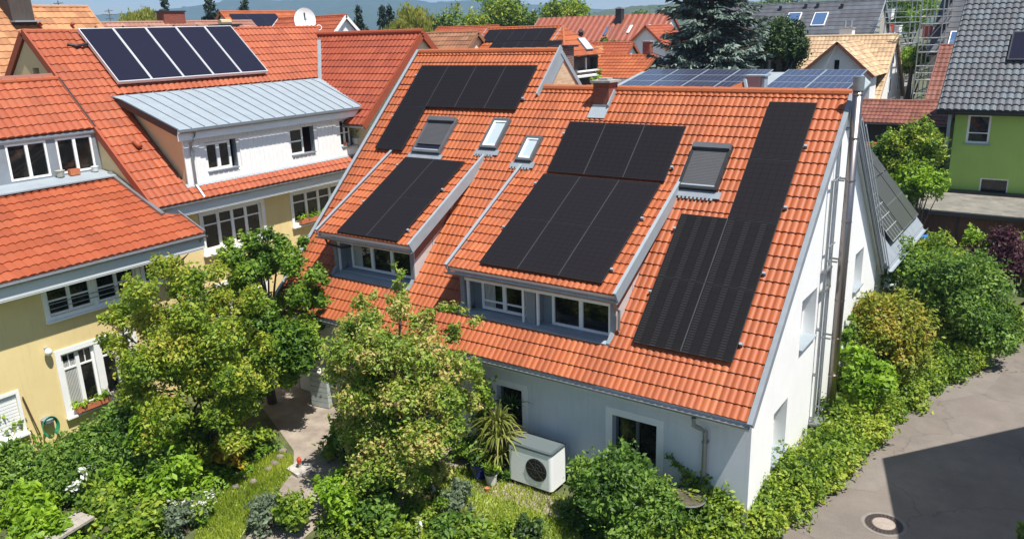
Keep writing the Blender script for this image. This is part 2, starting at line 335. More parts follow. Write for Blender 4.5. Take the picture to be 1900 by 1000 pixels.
def wall(mb,O,U,V,N,u0,u1,bot,top,ops=(),brk=(),dep=.25):
    """rendered wall in plane O+uU+vV facing N with real openings (u0,u1,v0,v1) and their reveals"""
    O,U,V,N=[np.array(k,float) for k in (O,U,V,N)]
    P=lambda u,v,d=0: O+u*U+v*V-d*N
    T=top if callable(top) else (lambda u:top); Bf=bot if callable(bot) else (lambda u:bot)
    bs=sorted(set([u0,u1]+[k for k in brk if u0<k<u1]+[k for o in ops for k in o[:2] if u0<k<u1]))
    def q(a,b,c,d): 
        n=np.cross(b-a,c-b)
        mb.quad(a,b,c,d) if n@N>0 else mb.quad(d,c,b,a)
    for a,b in zip(bs[:-1],bs[1:]):
        mid=(a+b)/2; va,vb=Bf(a),Bf(b)
        for o in sorted([o for o in ops if o[0]<mid<o[1]],key=lambda o:o[2]):
            q(P(a,va),P(b,vb),P(b,o[2]),P(a,o[2])); va=vb=o[3]
        q(P(a,va),P(b,vb),P(b,T(b)),P(a,T(a)))
    for (a,b,c,d) in ops:
        for p,r_ in (((a,c),(b,c)),((b,c),(b,d)),((b,d),(a,d)),((a,d),(a,c))):
            mb.quad(P(*p),P(*p,dep),P(*r_,dep),P(*r_))
def window(par,O,U,V,N,w,h,cols=2,transom=None,fr=.055,fm='whitep',name='window',gm='glass',wide=None,bars=0,parent_is_part=False,curt=False):
    """casement window: outer frame, mullions, transom, glazing bars; pane as child"""
    O,U,V,N=[np.array(k,float) for k in (O,U,V,N)]
    mb=MB()
    def bx(u0,v0,u1,v1,d0=0,d1=.06): mb.box(O+u0*U+v0*V+d0*N,(u1-u0)*U,(v1-v0)*V,(d1-d0)*N)
    bx(0,0,w,fr);bx(0,h-fr,w,h);bx(0,fr,fr,h-fr);bx(w-fr,fr,w,h-fr)
    cw=(w-2*fr)/cols
    for i in range(1,cols):
        t=fr*.75 if not(wide and i in wide) else fr*1.6
        bx(fr+i*cw-t,fr,fr+i*cw+t,h-fr,0,.066)
    if transom:
        for i in range(cols):
            t=fr*.75
            a=fr+i*cw+(t if i else 0);b_=fr+(i+1)*cw-(t if i<cols-1 else 0)
            bx(a,transom*h-.022,b_,transom*h+.022,0,.05)
            for k in range(bars):
                c=a+(b_-a)*(k+1)/(bars+1); bx(c-.012,transom*h+.022,c+.012,h-fr,0,.045)
    f=mb.build(name,M[fm],par)
    g=MB(); g.box(O+fr*.6*U+fr*.6*V+.008*N,(w-1.2*fr)*U,(h-1.2*fr)*V,.012*N)
    gp=par if parent_is_part else f
    g.build('pane',M[gm],gp)
    if curt:
        c=MB()
        for i in range(8): 
            c.box(O+(fr+.02+i*.04)*U+fr*V+.021*N,.03*U,(h*.85-fr)*V,.002*N)
        c.build('curtain',M['curtain'],gp)
    return f
def box_part(name,m,par,*args,**k): mb=MB(); mb.box(*args); return mb.build(name,M[m],par,**k)
# ---- foliage
def clumps(c,rad,n,cr,seed,squash=1.,flat=0):
    r=np.random.RandomState(seed);out=[]
    c=np.array(c,float);rad=np.array(rad,float)
    for i in range(n):
        d=unit(r.normal(size=3)); 
        if d[2]<-.3 and r.rand()<.5: d[2]*=-1
        t=r.uniform(.45,.95)**.7
        out.append((c+d*rad*t,cr*r.uniform(.6,1.25)))
    return out
def leaves(mb,cl,n,size,seed,elong=1.9,up=.75,jit=.9,sq=.8,hang=0):
    r=np.random.RandomState(seed)
    C=np.array([c for c,_ in cl]);Rr=np.array([k for _,k in cl]);w=Rr**2;w/=w.sum()
    i=r.choice(len(cl),n,p=w)
    d=r.normal(size=(n,3));d/=np.linalg.norm(d,axis=1)[:,None]
    t=1-.75*r.rand(n)**1.8
    t*=1+.22*(r.rand(n)<.12)*r.rand(n)*2
    P=C[i]+d*(Rr[i]*t)[:,None]*np.array([1,1,sq])
    # shoots: part of the leaves sit along short twigs that stand out of the clumps
    ns=max(1,n//26);sc=r.choice(len(cl),ns,p=w);sdv=r.normal(size=(ns,3))+np.array([0,0,.55]);sdv/=np.linalg.norm(sdv,axis=1)[:,None]
    pick=r.rand(n)<.38;si=r.randint(0,ns,n)
    q=C[sc[si]]+sdv[si]*(Rr[sc[si]]*(.55+.9*r.rand(n)*(.5+.5*(si%7)/6.)))[:,None]+r.normal(size=(n,3))*size*.55
    P=np.where(pick[:,None],q,P)
    nr=d*.7+r.normal(size=(n,3))*jit*.5+np.array([0,0,up]);nr/=np.linalg.norm(nr,axis=1)[:,None]
    a=np.cross(nr,r.normal(size=(n,3)));
    if hang: a=a*(1-hang)+np.array([0,0,-1.])*hang
    a/=np.linalg.norm(a,axis=1)[:,None];b=np.cross(nr,a);b/=np.linalg.norm(b,axis=1)[:,None]
    s=size*(.45+1.05*r.rand(n)**1.3)[:,None]
    A=a*s*.5*elong**.5;B=b*s*.5/elong**.5
    V=np.stack([P-A,P+B-A*.1+nr*s*.05,P+A,P-B-A*.1+nr*s*.05],1).reshape(-1,3)
    base=mb.n;mb.v.append(V);mb.n+=len(V)
    k=np.arange(n)*4
    mb.f+= [(base+j,base+j+1,base+j+2,base+j+3) for j in k.tolist()];mb.uv+=[None]*n
def limbs(mb,base,top,r0,cl,seed,nl=9):
    r=np.random.RandomState(seed);base=np.array(base,float);top=np.array(top,float)
    m=(base+top)/2+A3(*r.normal(size=2)*.08*np.linalg.norm(top-base),0)
    mb.tube([base-Z_*.15,base+(m-base)*.5,m,top],[r0*1.25,r0,r0*.8,r0*.45],8)
    for c,_ in [cl[k] for k in r.choice(len(cl),min(nl,len(cl)),replace=False)]:
        s=base+(top-base)*r.uniform(.35,.95); q=(s+c)/2+Z_*.12
        mb.tube([s,q,c],[r0*.42,r0*.25,r0*.08],6)
def tree(name,label,cat,base,c,rad,lm,n,size,seed,ncl=26,cr=None,r0=.12,group=None,hang=0,up=.55,sq=.8,elong=1.9,trunkname='trunk',nl=9,extra=()):
    t=thing(name,label,cat,base,group)
    cr=cr or min(rad)*.42
    cl=clumps(c,rad,ncl,cr,seed)+[(np.array(e[0],float),e[1]) for e in extra]
    mb=MB();leaves(mb,cl,n,size,seed+1,hang=hang,up=up,sq=sq,elong=elong);mb.build('crown',M[lm],t)
    mb=MB();limbs(mb,base,np.array(c)+A3(0,0,rad[2]*.35),r0,cl,seed+2,nl);mb.build(trunkname,M['bark'],t)
    return t
def shrub(name,label,cat,base,rad,lm,n,size,seed,ncl=12,group=None,up=.55,cr=None,sq=.8,elong=1.9):
    base=np.array(base,float); c=base+A3(0,0,rad[2]*.8)
    t=thing(name,label,cat,base,group)
    cl=clumps(c,rad,ncl,cr or min(rad[0],rad[1],rad[2])*.5,seed)
    mb=MB();leaves(mb,cl,n,size,seed+1,up=up,sq=sq,elong=elong);mb.build('foliage',M[lm],t)
    mb=MB()
    for k in range(5): 
        cc=cl[k%len(cl)][0]; mb.tube([base+A3(.05*math.cos(k),.05*math.sin(k),-.05),(base+cc)/2,cc],[.03,.02,.008],5)
    mb.build('stem',M['bark'],t)
    return t
def blades(mb,base,n,L,w,seed,spread=1.,droop=.6,r0=.05):
    """arching strap leaves from a crown point"""
    r=np.random.RandomState(seed);base=np.array(base,float)
    for i in range(n):
        a=r.uniform(0,2*math.pi);h=A3(math.cos(a),math.sin(a),0);s=np.cross(h,Z_)*w*r.uniform(.6,1.2)
        l=L*r.uniform(.5,1.1);sp=spread*r.uniform(.3,1.1);p=base+h*r0*r.rand()
        pts=[p+h*l*sp*t+Z_*l*(t*(1.1)-droop*sp*t*t*1.3) for t in (0,.35,.7,1.)]
        ww=[.6,1,.7,.05]
        V=[];
        for q,k in zip(pts,ww): V+= [q-s*k/2,q+s*k/2]
        mb.add(V,[(0,1,3,2),(2,3,5,4),(4,5,7,6)])
M['joint']=mat('joint_grey',(.10,.10,.10),.5,.2,.1);M['clad_pale']=mat('clad_pale',(.50,.49,.49),.5,0,.1);M['tile_reflection']=mat('tile_reflection',(.15,.075,.07),.35,0,.1)
def silh(label,cat,name,base,pts,D,dr,lm,n,size,seed,top,r0=.12,k=1.15,nl=16):
    """crown made of leaf masses read off one by one, each at its own depth"""
    rr=np.random.RandomState(seed);t=thing(name,label,cat,base);cl=[]
    for (px,py,r) in pts:
        for j in range(3 if r>.45 else 2 if r>.2 else 1):
            q=dep(px+rr.uniform(-11,11),py+rr.uniform(-11,11),D+rr.uniform(-dr,dr)*(.4+r)); cl.append((q,r*k*rr.uniform(.55,.95)))
    mb=MB();leaves(mb,cl,n,size,seed+1);mb.build('crown',M[lm],t)
    mb=MB();limbs(mb,base,top,r0,cl,seed+2,nl);mb.build('trunk',M['bark'],t);return t
# ------------------------------------------------------------------ geometry of the main house
TH=0.7641;ct,st=math.cos(TH),math.sin(TH);ZE=3.
RU,RV,RN=X_,A3(0,ct,st),A3(0,-st,ct);RO=A3(0,0,ZE)
rp=lambda x,s,h=0: RO+x*RU+s*RV+h*RN
S1,S2,XL,XM=8.52,10.0,-14.2,-8.58
YR1=S1*ct; ZR1=ZE+S1*st; YR2=S2*ct; ZR2=ZE+S2*st
GZ=.2
H=thing('solar_house','white rendered house with steep orange tiled roof carrying black solar panels and two dormers','house',(-7,6,0))
# roof covering: front slopes with their own ridges, back slopes
mb=MB()
DH=((-12.66,-9.58,1.28,4.9),(-7.80,-3.36,.96,4.7))   # openings under the two dormers
def mainspans(s):
    a=XL;o=[]
    for x0,x1,sa,sb in DH:
        if s0_[0]>sa-.01 and s0_[0]<sb: o.append((a,x0+.02));a=x1-.02
    o.append((a,.14));return o
class _S(list): pass
s0_=[0]
for r_ in range(int(S1/.32)+1):
    for sa,sb in ((r_*.32,min((r_+1)*.32,S1)),):
        s0_[0]=sa+.05
        tiles(mb,RO,RU,RV,RN,lambda s:mainspans(s),sa,sb,sd=r_)
tiles(mb,rp(0,S1),RU,RV,RN,lambda s:[(XL,XM)],.03,S2-S1,sd=2)
BV,BN=A3(0,-ct,st),A3(0,st,ct)
tiles(mb,A3(0,2*YR1,ZE),-X_,BV,BN,lambda s:[(-.14,-XM)],0,S1,sd=3,seg=4)
tiles(mb,A3(0,2*YR2,ZE),-X_,BV,BN,lambda s:[(-XM,-XL)],0,S2,sd=4,seg=4)
roof=mb.build('roof',M['tile'],H,smooth=True)
mb=MB()
for x0,x1,s,yr,zr in ((XM+.001,DH[1][0],S1,YR1,ZR1),(DH[1][1],.10,S1,YR1,ZR1),(XL+.03,DH[0][0],S2,YR2,ZR2),(DH[0][1],XM,S2,YR2,ZR2)):
    mb.prism([A3(x0,.02,ZE-.02),A3(x0,yr,zr-.03),A3(x0,2*yr-.02,ZE-.02),A3(x0,2*yr-.02,ZE-.2),A3(x0,yr,zr-.24),A3(x0,.02,ZE-.2)],X_*(x1-x0))
for (x0,x1,sa,sb),(S,yr,zr) in zip(DH,((S2,YR2,ZR2),(S1,YR1,ZR1))):
    mb.box(rp(x0,.02,-.2),X_*(x1-x0),RV*(sa-.02),RN*.17)
    mb.box(rp(x0,sb,-.2),X_*(x1-x0),RV*(S-sb-.02),RN*.17)
    mb.box(A3(x0,yr+.05,zr-.25),X_*(x1-x0),A3(0,ct,-st)*(S-.1),A3(0,st,ct)*.17)
mb.build('roof_deck',M['soffit'],H)
def ridge(par,P,Q,m,r=.11,step=.4,name='ridge_tile'):
    mb=MB();P,Q=np.array(P,float),np.array(Q,float);L=np.linalg.norm(Q-P);n=max(1,int(L/step));d=(Q-P)/n
    for i in range(n): mb.tube([P+d*i,P+d*(i+1.04)],[r*1.08,r*.95],10)
    return mb.build(name,m,par,smooth=False)
ridge(H,(XM+.1,YR1,ZR1+.0),(-6.6,YR1,ZR1),M['tile'])
ridge(H,(-6.04,YR1,ZR1),(.12,YR1,ZR1),M['tile'])
ridge(H,(XL,YR2,ZR2),(XM-.02,YR2,ZR2),M['tile'])
# verges
def verge(par,x,yr,zr,m='zincd',w=.11,s0=-.05,back=True,t=.05,name='verge_board',up=.06):
    mb=MB();S=math.hypot(yr,zr-ZE)
    a=A3(x,s0*ct,ZE+s0*st)
    mb.box(a+RN*(up-.15),X_*t,RV*(S-s0),RN*.15)
    mb.box(a+RN*up-X_*(w-t),X_*w,RV*(S-s0),RN*.02)
    if back:
        b=A3(x,2*yr,ZE)
        mb.box(b+BN*(up-.28),X_*t,BV*(S-.02),BN*.28); mb.box(b+BN*up-X_*(w-t),X_*w,BV*(S-.02),BN*.02)
    return mb.build(name,M[m],par)
verge(H,.14,YR1,ZR1,'zincd')
mb=MB();S=S2
mb.box(rp(XL-.06,-.05,-.22),X_*.06,RV*(S2+.05),RN*.34);mb.box(rp(XL-.06,-.05,.121),X_*.11,RV*(S2+.05),RN*.02)
mb.build('verge_board',M['zincl'],H)
# stepped little gable between the two ridge heights
mb=MB();g0=S1-.15
mb.prism([rp(XM-.02,S1-.2),A3(XM-.02,YR2,ZR2-.05),A3(XM-.02,2*YR2-YR1+.1,ZR1-.15)],X_*.03)
mb.build('gable_infill',M['brickc'],H)
mb=MB()
mb.box(rp(XM,S1-.35,.02),X_*.05,RV*(S2-S1+.42),RN*.14)
mb.box(rp(XM+.002,S1-.3,-.28),X_*.04,RV*(S2-S1+.2),RN*.29)
q=A3(XM,YR2+.02,ZR2+.02)
mb.box(q,X_*.06,A3(0,ct,-st)*2.2,-BN*.13)
mb.build('verge_board',M['zincl'],H)
# walls
FX=lambda px,py: aty(px,py,.5)
mb=MB()
op=[(-6.46,-5.7,1.0,2.1),(-3.2,-2.1,1.0,2.12)]
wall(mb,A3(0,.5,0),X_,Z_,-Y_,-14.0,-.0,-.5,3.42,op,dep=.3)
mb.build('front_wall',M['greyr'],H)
mb=MB()
gt=lambda y: ZE-.05+(y if y<YR1 else 2*YR1-y)*st/ct-.1
gops=[(3.62,4.85,3.25,4.45),(1.98,2.98,1.05,2.32),(8.75,9.75,3.2,4.3)]
wall(mb,A3(0,0,0),Y_,Z_,X_,.5,2*YR1-.5,-.5,gt,gops,brk=(YR1,),dep=.38)
mb.build('gable_wall',M['white'],H)
mb=MB()
mb.quad(A3(-14.05,.5,-.5),A3(-14.05,.5,3.3),A3(-14.05,2*YR2-.5,3.3),A3(-14.05,2*YR2-.5,-.5))
mb.quad(A3(-14.05,2*YR1-.5,-.5),A3(-14.05,2*YR1-.5,3.3),A3(0,2*YR1-.5,3.3),A3(0,2*YR1-.5,-.5))
mb.add([A3(-14.05,.5,3.3),A3(-14.05,YR2,ZR2-.3),A3(-14.05,2*YR2-.5,3.3)],[(0,1,2)])
mb.build('rear_wall',M['white'],H)
for (a,b,c,d),k in zip(op,(0,1)):
    # painted surround band, proud of the wall, around the opening
    mb=MB();t=.17;e=.012
    A=A3(0,.5-e,0)
    for u0,u1,v0,v1 in ((a-t-.0,a,c-t,d+t),(b,b+t,c-t,d+t),(a,b,d,d+t),(a,b,c-t,c)):
        mb.box(A+X_*u0+Z_*v0,X_*(u1-u0),Z_*(v1-v0),Y_*(e-.001))
    mb.build('window_surround',M['whitep'],H)
    window(H,A3(a,.5+.24,c),X_,Z_,-Y_,b-a,d-c,2 if k else 1,fm='greym')
for i,(a,b,c,d) in enumerate(gops):
    window(H,A3(-.34,a,c),Y_,Z_,X_,b-a,d-c,2,fr=.09,gm='skyglass')
    box_part('window_sill','zincl',H,A3(-.33,a+.004,c-.03),X_*.41,Y_*(b-a-.008),Z_*.036)
# gutter and downpipe
mb=MB();mb.half((XL,-.07,2.95),(.12,-.07,2.95),.065,Z_)
mb.build('gutter',M['gutter'],H)
mb=MB();mb.tube([(-1.02,-.08,2.86),(-1.02,-.06,2.68),(-.98,.2,2.5),(-.95,.41,2.35),(-.95,.41,.35)],.05,10)
for z in (2.1,1.3,.6): mb.cbox((-.95,.44,z),.13,.12,.04)
mb.build('downpipe',M['gutter'],H,smooth=False)
box_part('fascia','soffit',H,A3(XL,.0,2.80),X_*(.1-XL),Y_*.02,Z_*.16)
# chimney
cx0,cx1=-6.56,-6.08;cy0,cy1=5.62,6.14;cz=aty(1110,154,cy0)[2]
mb=MB();mb.box(A3(cx0,cy0,8.0),X_*(cx1-cx0),Y_*(cy1-cy0),Z_*(cz-8.0));ch=mb.build('chimney',M['brick'],H)
mb=MB();mb.box(A3(cx0-.07,cy0-.07,cz+.001),X_*(cx1-cx0+.14),Y_*(cy1-cy0+.14),Z_*.06);mb.box(A3(cx0+.1,cy0+.1,cz+.062),X_*.28,Y_*.32,Z_*.05);mb.build('chimney_cap',M['conc'],ch)
mb=MB();mb.box(rp(cx0-.03,7.42,.07),X_*(cx1-cx0+.06),RV*.38,RN*.012)
mb.box(A3(cx0-.01,cy0-.02,8.3),X_*(cx1-cx0+.02),Y_*.018,Z_*.22);mb.build('flashing',M['zincl'],ch)
mb=MB();mb.box(A3(cx1+.0,cy0-.02,8.45),X_*.03,RV*.55,RN*.12);mb.build('flashing',M['zincl'],ch)
# stainless flue on the gable
fx,fy=.34,5.72
mb=MB();mb.tube([(fx,fy,.15),(fx,fy,9.0)],.115,20)
fl=mb.build('flue',M['steel'],H,smooth=True)
mb=MB()
for i in range(9): mb.tube([(fx,fy,.9+i),(fx,fy,.93+i)],.122,20)
mb.build('pipe_joint',M['steel'],fl)
mb=MB();mb.tube([(fx,fy,9.0),(fx,fy,9.32)],.127,20);mb.build('flue_cap',M['gutter'],fl)
mb=MB()
for z in (1.0,2.9,4.9,6.9,8.1):
    mb.box(A3(0,fy-.16,z),X_*(fx-.1),Y_*.03,Z_*.04);mb.box(A3(0,fy+.13,z),X_*(fx-.1),Y_*.03,Z_*.04)
mb.tube([(.12,fy-.24,.3),(.12,fy-.24,8.2)],.02,6)
mb.build('bracket',M['gutter'],fl)
# cable rail with small boxed brackets beside it
mb=MB();ry=5.05
mb.tube([(.1,ry,.35),(.1,ry,7.0)],.035,8)
for z in (6.95,5.35): mb.tube([(.1,ry,z),(.14,fy-.13,z+.05)],.02,6)
for z in (4.75,4.25): mb.box(A3(.03,ry-.05,z),X_*.1,Y_*.62,Z_*.06)
mb.box(A3(.03,ry+.47,4.3),X_*.1,Y_*.06,Z_*.46)
for z in (.5,.9,2.1,3.3): mb.cbox((.05,ry,z),.12,.1,.05)
mb.box(A3(.02,ry-.1,.75),X_*.3,Y_*.8,Z_*.05); mb.box(A3(.02,ry+.05,.2),X_*.25,Y_*.5,Z_*.35)
mb.build('service_rail',M['gutter'],H)
# rear verge metal profiles
mb=MB()
for k in range(3):
    mb.box(A3(.19+k*.065,2*YR1+.02,ZE-.10-k*.02),X_*.018,BV*(S1-.6-k*.2),BN*.06)
mb.build('snow_rail',M['zincd'],H)
# ---- skylights (x0,x1,s0,s1,kind)
def skylight(x0,x1,s0,s1,kind,par=H,O=None,fm='greym'):
    P=lambda x,s,h: rp(x,s,h)
    w,l=x1-x0,s1-s0;f=.075
    mb=MB();h0,h1=-.02,.17
    for a,b,c,d in ((0,w,0,f),(0,w,l-f,l),(0,f,f,l-f),(w-f,w,f,l-f)): mb.box(P(x0+a,s0+c,h0),X_*(b-a),RV*(d-c),RN*(h1-h0))
    F=mb.build('skylight',M[fm],par)
    mb=MB()
    if kind=='glass':
        mb.box(P(x0+f,s0+f,.10),X_*(w-2*f),RV*(l-2*f),RN*.02);mb.build('pane',M['skyglass'],F)
        mb=MB()
        for a,b,c,d in ((f,w-f,f,f+.06),(f,w-f,l-f-.05,l-f),(f,f+.05,f+.06,l-f-.05)): mb.box(P(x0+a,s0+c,.121),X_*(b-a),RV*(d-c),RN*.03)
        mb.build('sash',M['whitep'],F)
    else:
        n=int((l-2*f-(.0 if kind=='full' else .22))/.045); s=s0+l-f
        for i in range(n): mb.box(P(x0+f,s-.045*(i+1)+.004,.125),X_*(w-2*f),RV*.039,RN*.03)
        mb.build('roller_shutter',M['shutter'],F)
        mb=MB();mb.box(P(x0+f,s0+f,.10),X_*(w-2*f),RV*.25,RN*.02);mb.build('pane',M['collector'],F)
        mb=MB();mb.box(P(x0+f*.3,s0+l-.16,.151),X_*(w-.6*f),RV*.15,RN*.09);mb.build('shutter_box',M['greym'],F)
        mb=MB();mb.box(P(x0+f,s0+f,.125),X_*(w-2*f),RV*.04,RN*.05);mb.build('bottom_rail',M['zincl'],F)
    mb=MB();mb.box(P(x0-.12,s0-.2,.075),X_*(w+.24),RV*.19,RN*.012)
    for i in range(int((w+.2)/.1)): mb.box(P(x0-.1+i*.1,s0-.26,.06),X_*.05,RV*.06,RN*.03)
    mb.build('flashing',M['zincd'],F)
skylight(-12.05,-10.95,5.80,7.12,'part')
skylight(-9.62,-9.02,6.12,7.2,'glass')
skylight(-8.2,-7.66,5.78,6.64,'glass')
skylight(-3.2,-2.2,5.34,6.68,'full',fm='dark')
# ---- dormers
def dormer(x0,x1,yf,zf,yt,zt,xw0,xw1,yw,kind):
    a=math.atan2(zt-zf,yt-yf);V=A3(0,math.cos(a),math.sin(a));N=A3(0,-math.sin(a),math.cos(a));L=math.hypot(zt-zf,yt-yf)
    P=lambda x,s,h=0:A3(0,yf,zf)+x*X_+s*V+h*N
    # cheeks, pillars and back wall: one body
    tn=st/ct
    zr=lambda y: ZE+y*tn           # main roof surface height
    foot={1:.975,2:1.295}[kind]*ct;zbb={1:3.72,2:4.05}[kind]
    mb=MB();mb.box(A3(xw0+.121,yw+.07,zbb-.3),X_*(xw1-xw0-.242),Y_*.04,Z_*1.3);D=mb.build('dormer',M['zincd'],H)
    for xa,xb in ((xw0,xw0+.12),(xw1-.12,xw1)):
        mb=MB();yb=yt-.05;yc=yw-.35;top=lambda y: zf+(y-yf)*math.tan(a)-.16
        mb.prism([A3(xa,foot,zr(foot)-.25),A3(xa,foot,zr(foot)+.05),A3(xa,yc,zr(yc)+.07),A3(xa,yc,zr(yc)-.35)],X_*(xb-xa))
        mb.prism([A3(xa,yc,zr(yc)-.35),A3(xa,yc,top(yc)),A3(xa,yb,top(yb)),A3(xa,yb,zr(yb)-.3)],X_*(xb-xa))
        mb.build('cheek',M['zincd'],D)
    mb=MB();tiles(mb,P(0,0),X_,V,N,lambda s:[(x0+.05,x1-.06)],.0,L,sd=int(-x0));mb.build('dormer_roof',M['tile'],D,smooth=True)
    mb=MB();mb.box(P(x0+.04,.02,-.14),X_*(x1-x0-.08),V*(L-.02),N*.125);mb.build('roof_deck',M['soffit'],D)
    mb=MB();mb.half(P(x0,-.09,-.06),P(x1,-.09,-.06),.07,Z_);mb.build('gutter',M['gutter'],D)
    # left verge strip and the deep right verge board
    mb=MB();mb.box(P(x0,-.04,-.12),X_*.05,V*(L+.15),N*.24);mb.box(P(x0,-.04,.121),X_*.085,V*(L+.15),N*.015)
    mb.build('verge_board',M['zincl'],D)
    mb=MB();mb.box(P(x1-.05,-.06,-.14),X_*.05,V*(L+.22),N*.28);mb.box(P(x1-.08,-.06,.141),X_*.08,V*(L+.22),N*.015)
    mb.build('verge_board',M['zincl'],D)
    # front: lintel, sill, windows
    zt_=zf+(yw-yf)*math.tan(a)-.16; zb=zr(yw-.35)+.12
    W=[]
    if kind==1:
        zb=3.72
        mid=-5.70;wins=[(-7.38,-5.96,zb,4.50,2,.30,'a'),(-5.26,-3.64,zb-.05,4.50,2,None,'b')]
        mb=MB()
        mb.box(A3(mid-.11,yw-.3,zb-.2),X_*.26,Y_*.36,Z_*(4.53-zb+.2))
        mb.build('pillar',M['zincd'],D)
    else:
        zb=4.05
        wins=[(-12.3,-9.86,zb,4.83,3,None,'c')]
    mb=MB();mb.box(A3(xw0+.121,yw-.32,(4.53 if kind==1 else 4.86)),X_*(xw1-xw0-.242),Y_*.4,Z_*.13);mb.build('lintel',M['whitep'],D)
    mb=MB();mb.prism([A3(xw0+.121,foot-.03,zr(foot-.03)+.07),A3(xw0+.121,foot+.02,zr(foot)+.04),A3(xw0+.121,yw+.07,zb-.04),A3(xw0+.121,yw+.07,zb-.09),A3(xw0+.121,foot+.0,zr(foot)-.02),A3(xw0+.121,foot-.03,zr(foot-.03)+.055)],X_*(xw1-xw0-.242))
    mb.box(A3(xw0+.121,yw-.28,zb-.07),X_*(xw1-xw0-.242),Y_*.03,Z_*.06)
    mb.build('sill_flashing',M['zinc'],D)
    for (a0,a1,c,d,n,tr,k) in wins:
        window(D,A3(a0,yw+.06,c),X_,Z_,-Y_,a1-a0,d-c,n,transom=tr,fr=.07,parent_is_part=True,curt=(k!='b'))
        for xx in ((a0-.26,a0-.2),) if k!='a' else ((a0-.26,a0-.2),(a1+.02,a1+.08)):
            box_part('post','whitep',D,A3(xx[0],yw-.29,c-.06),X_*(xx[1]-xx[0]),Y_*.06,Z_*(d-c+.09))
    if kind==1: box_part('post','whitep',D,A3(-3.56,yw-.29,3.66),X_*.08,Y_*.3,Z_*.86)
    # cladding panels on the sunny cheek
    mb=MB();xs=xw1+.002
    for y0,y1,mm in ((yw-.33,yw+.45,0),(yw+.47,yw+1.5,0)):
        y1=min(y1,yt-.4)
        mb.prism([A3(xs,y0,zr(y0)+.02),A3(xs,y0,zf+(y0-yf)*math.tan(a)-.2),A3(xs,y1,zf+(y1-yf)*math.tan(a)-.2),A3(xs,y1,zr(y1)+.02)],X_*.015)
    mb.build('cheek_cladding',M['clad_pale'],D)
    mb=MB();mb.box(A3(xs+.016,yw-.3,zf+(yw-.3-yf)*math.tan(a)-.62),X_*.006,A3(0,1.6,1.6*math.tan(a)),Z_*.36);mb.build('cheek_reflection',M['tile_reflection'],D)  # dark red strip: reflection of the roof tiles painted onto the cheek
    if kind==1:
        mb=MB();x=xw1+.1;mb.tube([(x,yf-.03,zf-.12),(x-.02,yf+.1,zf-.3),(x,yf+.25,zf-.42),(x,yf+.25,zr(yf+.25)+.15)],.035,8);mb.build('downpipe',M['gutter'],D)
    else:
        mb=MB();x=x0+.35;mb.tube([(x,yf-.05,zf-.12),(x+.02,yf,zf-.3),(x+.35,yf+.2,zf-.42),(x+.5,yf+.45,zf-.42)],.035,8);mb.build('downpipe',M['dark'],D)
    return P,L,D
P1,L1,D1=dormer(-8.0,-3.15,.65,4.9,4.0,6.83,-7.80,-3.36,1.25,1)
P2,L2,D2=dormer(-12.95,-9.33,.88,5.18,4.14,6.96,-12.66,-9.58,1.5,2)
# ---- solar arrays
def array(label,P,cols,mats,O3,clampc='zincl',grp=None,lines=True,h=.11,mw=1.134,ml=1.722,gx=1.144,gs=1.742,clampside=True,mm=None):
    """cols: list of (x_left, s_bottom, rows)"""
    base=P(cols[0][0],cols[0][1],0)
    t=thing('solar_array',label,'solar panels',base,grp)
    o=P(0,0,0);U=P(1,0,0)-o;V=P(0,1,0)-o;N=P(0,0,1)-o
    for (x,s,rows) in cols:
        for r in range(rows):
            q=P(x,s+r*gs,h)
            mb=MB();mb.box(q,U*mw,V*ml,N*.035);pn=mb.build('solar_panel',M['dark'],t)
            mb=MB();a=q+N*.0365+U*.012+V*.012
            mb.quad(a,a+U*(mw-.024),a+U*(mw-.024)+V*(ml-.024),a+V*(ml-.024),uv=[(0,0),(1,0),(1,1),(0,1)]);mb.build('solar_cells',M[mats if s+r*gs<4.2 else 'pvblack'],pn)
    xs=sorted(set([c[0] for c in cols]))
    x_r=max(c[0] for c in cols)+mw; 
    mb=MB()
    for (x,s,rows) in cols:
        for r in range(rows):
            for k in (.25,.75):
                if clampside and x+mw>=x_r-.01 and k<.7: mb.box(P(x+mw+.01,s+r*gs+ml*k,.05),U*.07,V*.05,N*.085)
                if clampside and x<=xs[0]+.01 and k>.7: mb.box(P(x-.08,s+r*gs+ml*k,.05),U*.07,V*.05,N*.085)
            mb.box(P(x+.1,s+r*gs+ml*.25,.03),U*(mw-.2),V*.04,N*.07)
            mb.box(P(x+.1,s+r*gs+ml*.75,.03),U*(mw-.2),V*.04,N*.07)
    mb.build('mounting_rail',M['zincl'],t)
    if lines:
        mb=MB()
        for a,b in zip(cols[:-1],cols[1:]):
            lo=max(a[1],b[1]);hi=min(a[1]+a[2]*gs,b[1]+b[2]*gs)
            if hi>lo: mb.box(P(b[0]-.0085,lo,h+.005),U*.007,V*(hi-lo-.02),N*.028)
        if mb.n: mb.build('joint_strip',M['joint'],t)
    return t
g='black solar arrays on the orange roof'
xr,s0=-.5587,1.141
array('tall L shaped black solar array nearest the white gable, reaching up to the ridge',rp,[(xr-2.278,s0,2),(xr-1.134,s0,2),(xr-1.134,s0+3.484,2)],'pvwire',None,grp=g)
array('three panel wide black solar array on the bare roof between chimney and shuttered skylight',rp,[(-3.587-1.134-1.144*k,5.49,1) for k in (2,1,0)],'pvblack',None,grp=g)
array('black solar array under the highest ridge with one more panel hanging down at its left',rp,[(-9.03-1.134-1.144*3,7.563-1.742,2)]+[(-9.03-1.134-1.144*k,7.563,1) for k in (2,1,0)],'pvblack',None,grp=g)
array('six panel black solar array on the roof of the wide right dormer',P1,[(-7.06+1.144*k,.22,2) for k in range(3)],'pvblack',None,grp=g,h=.09)
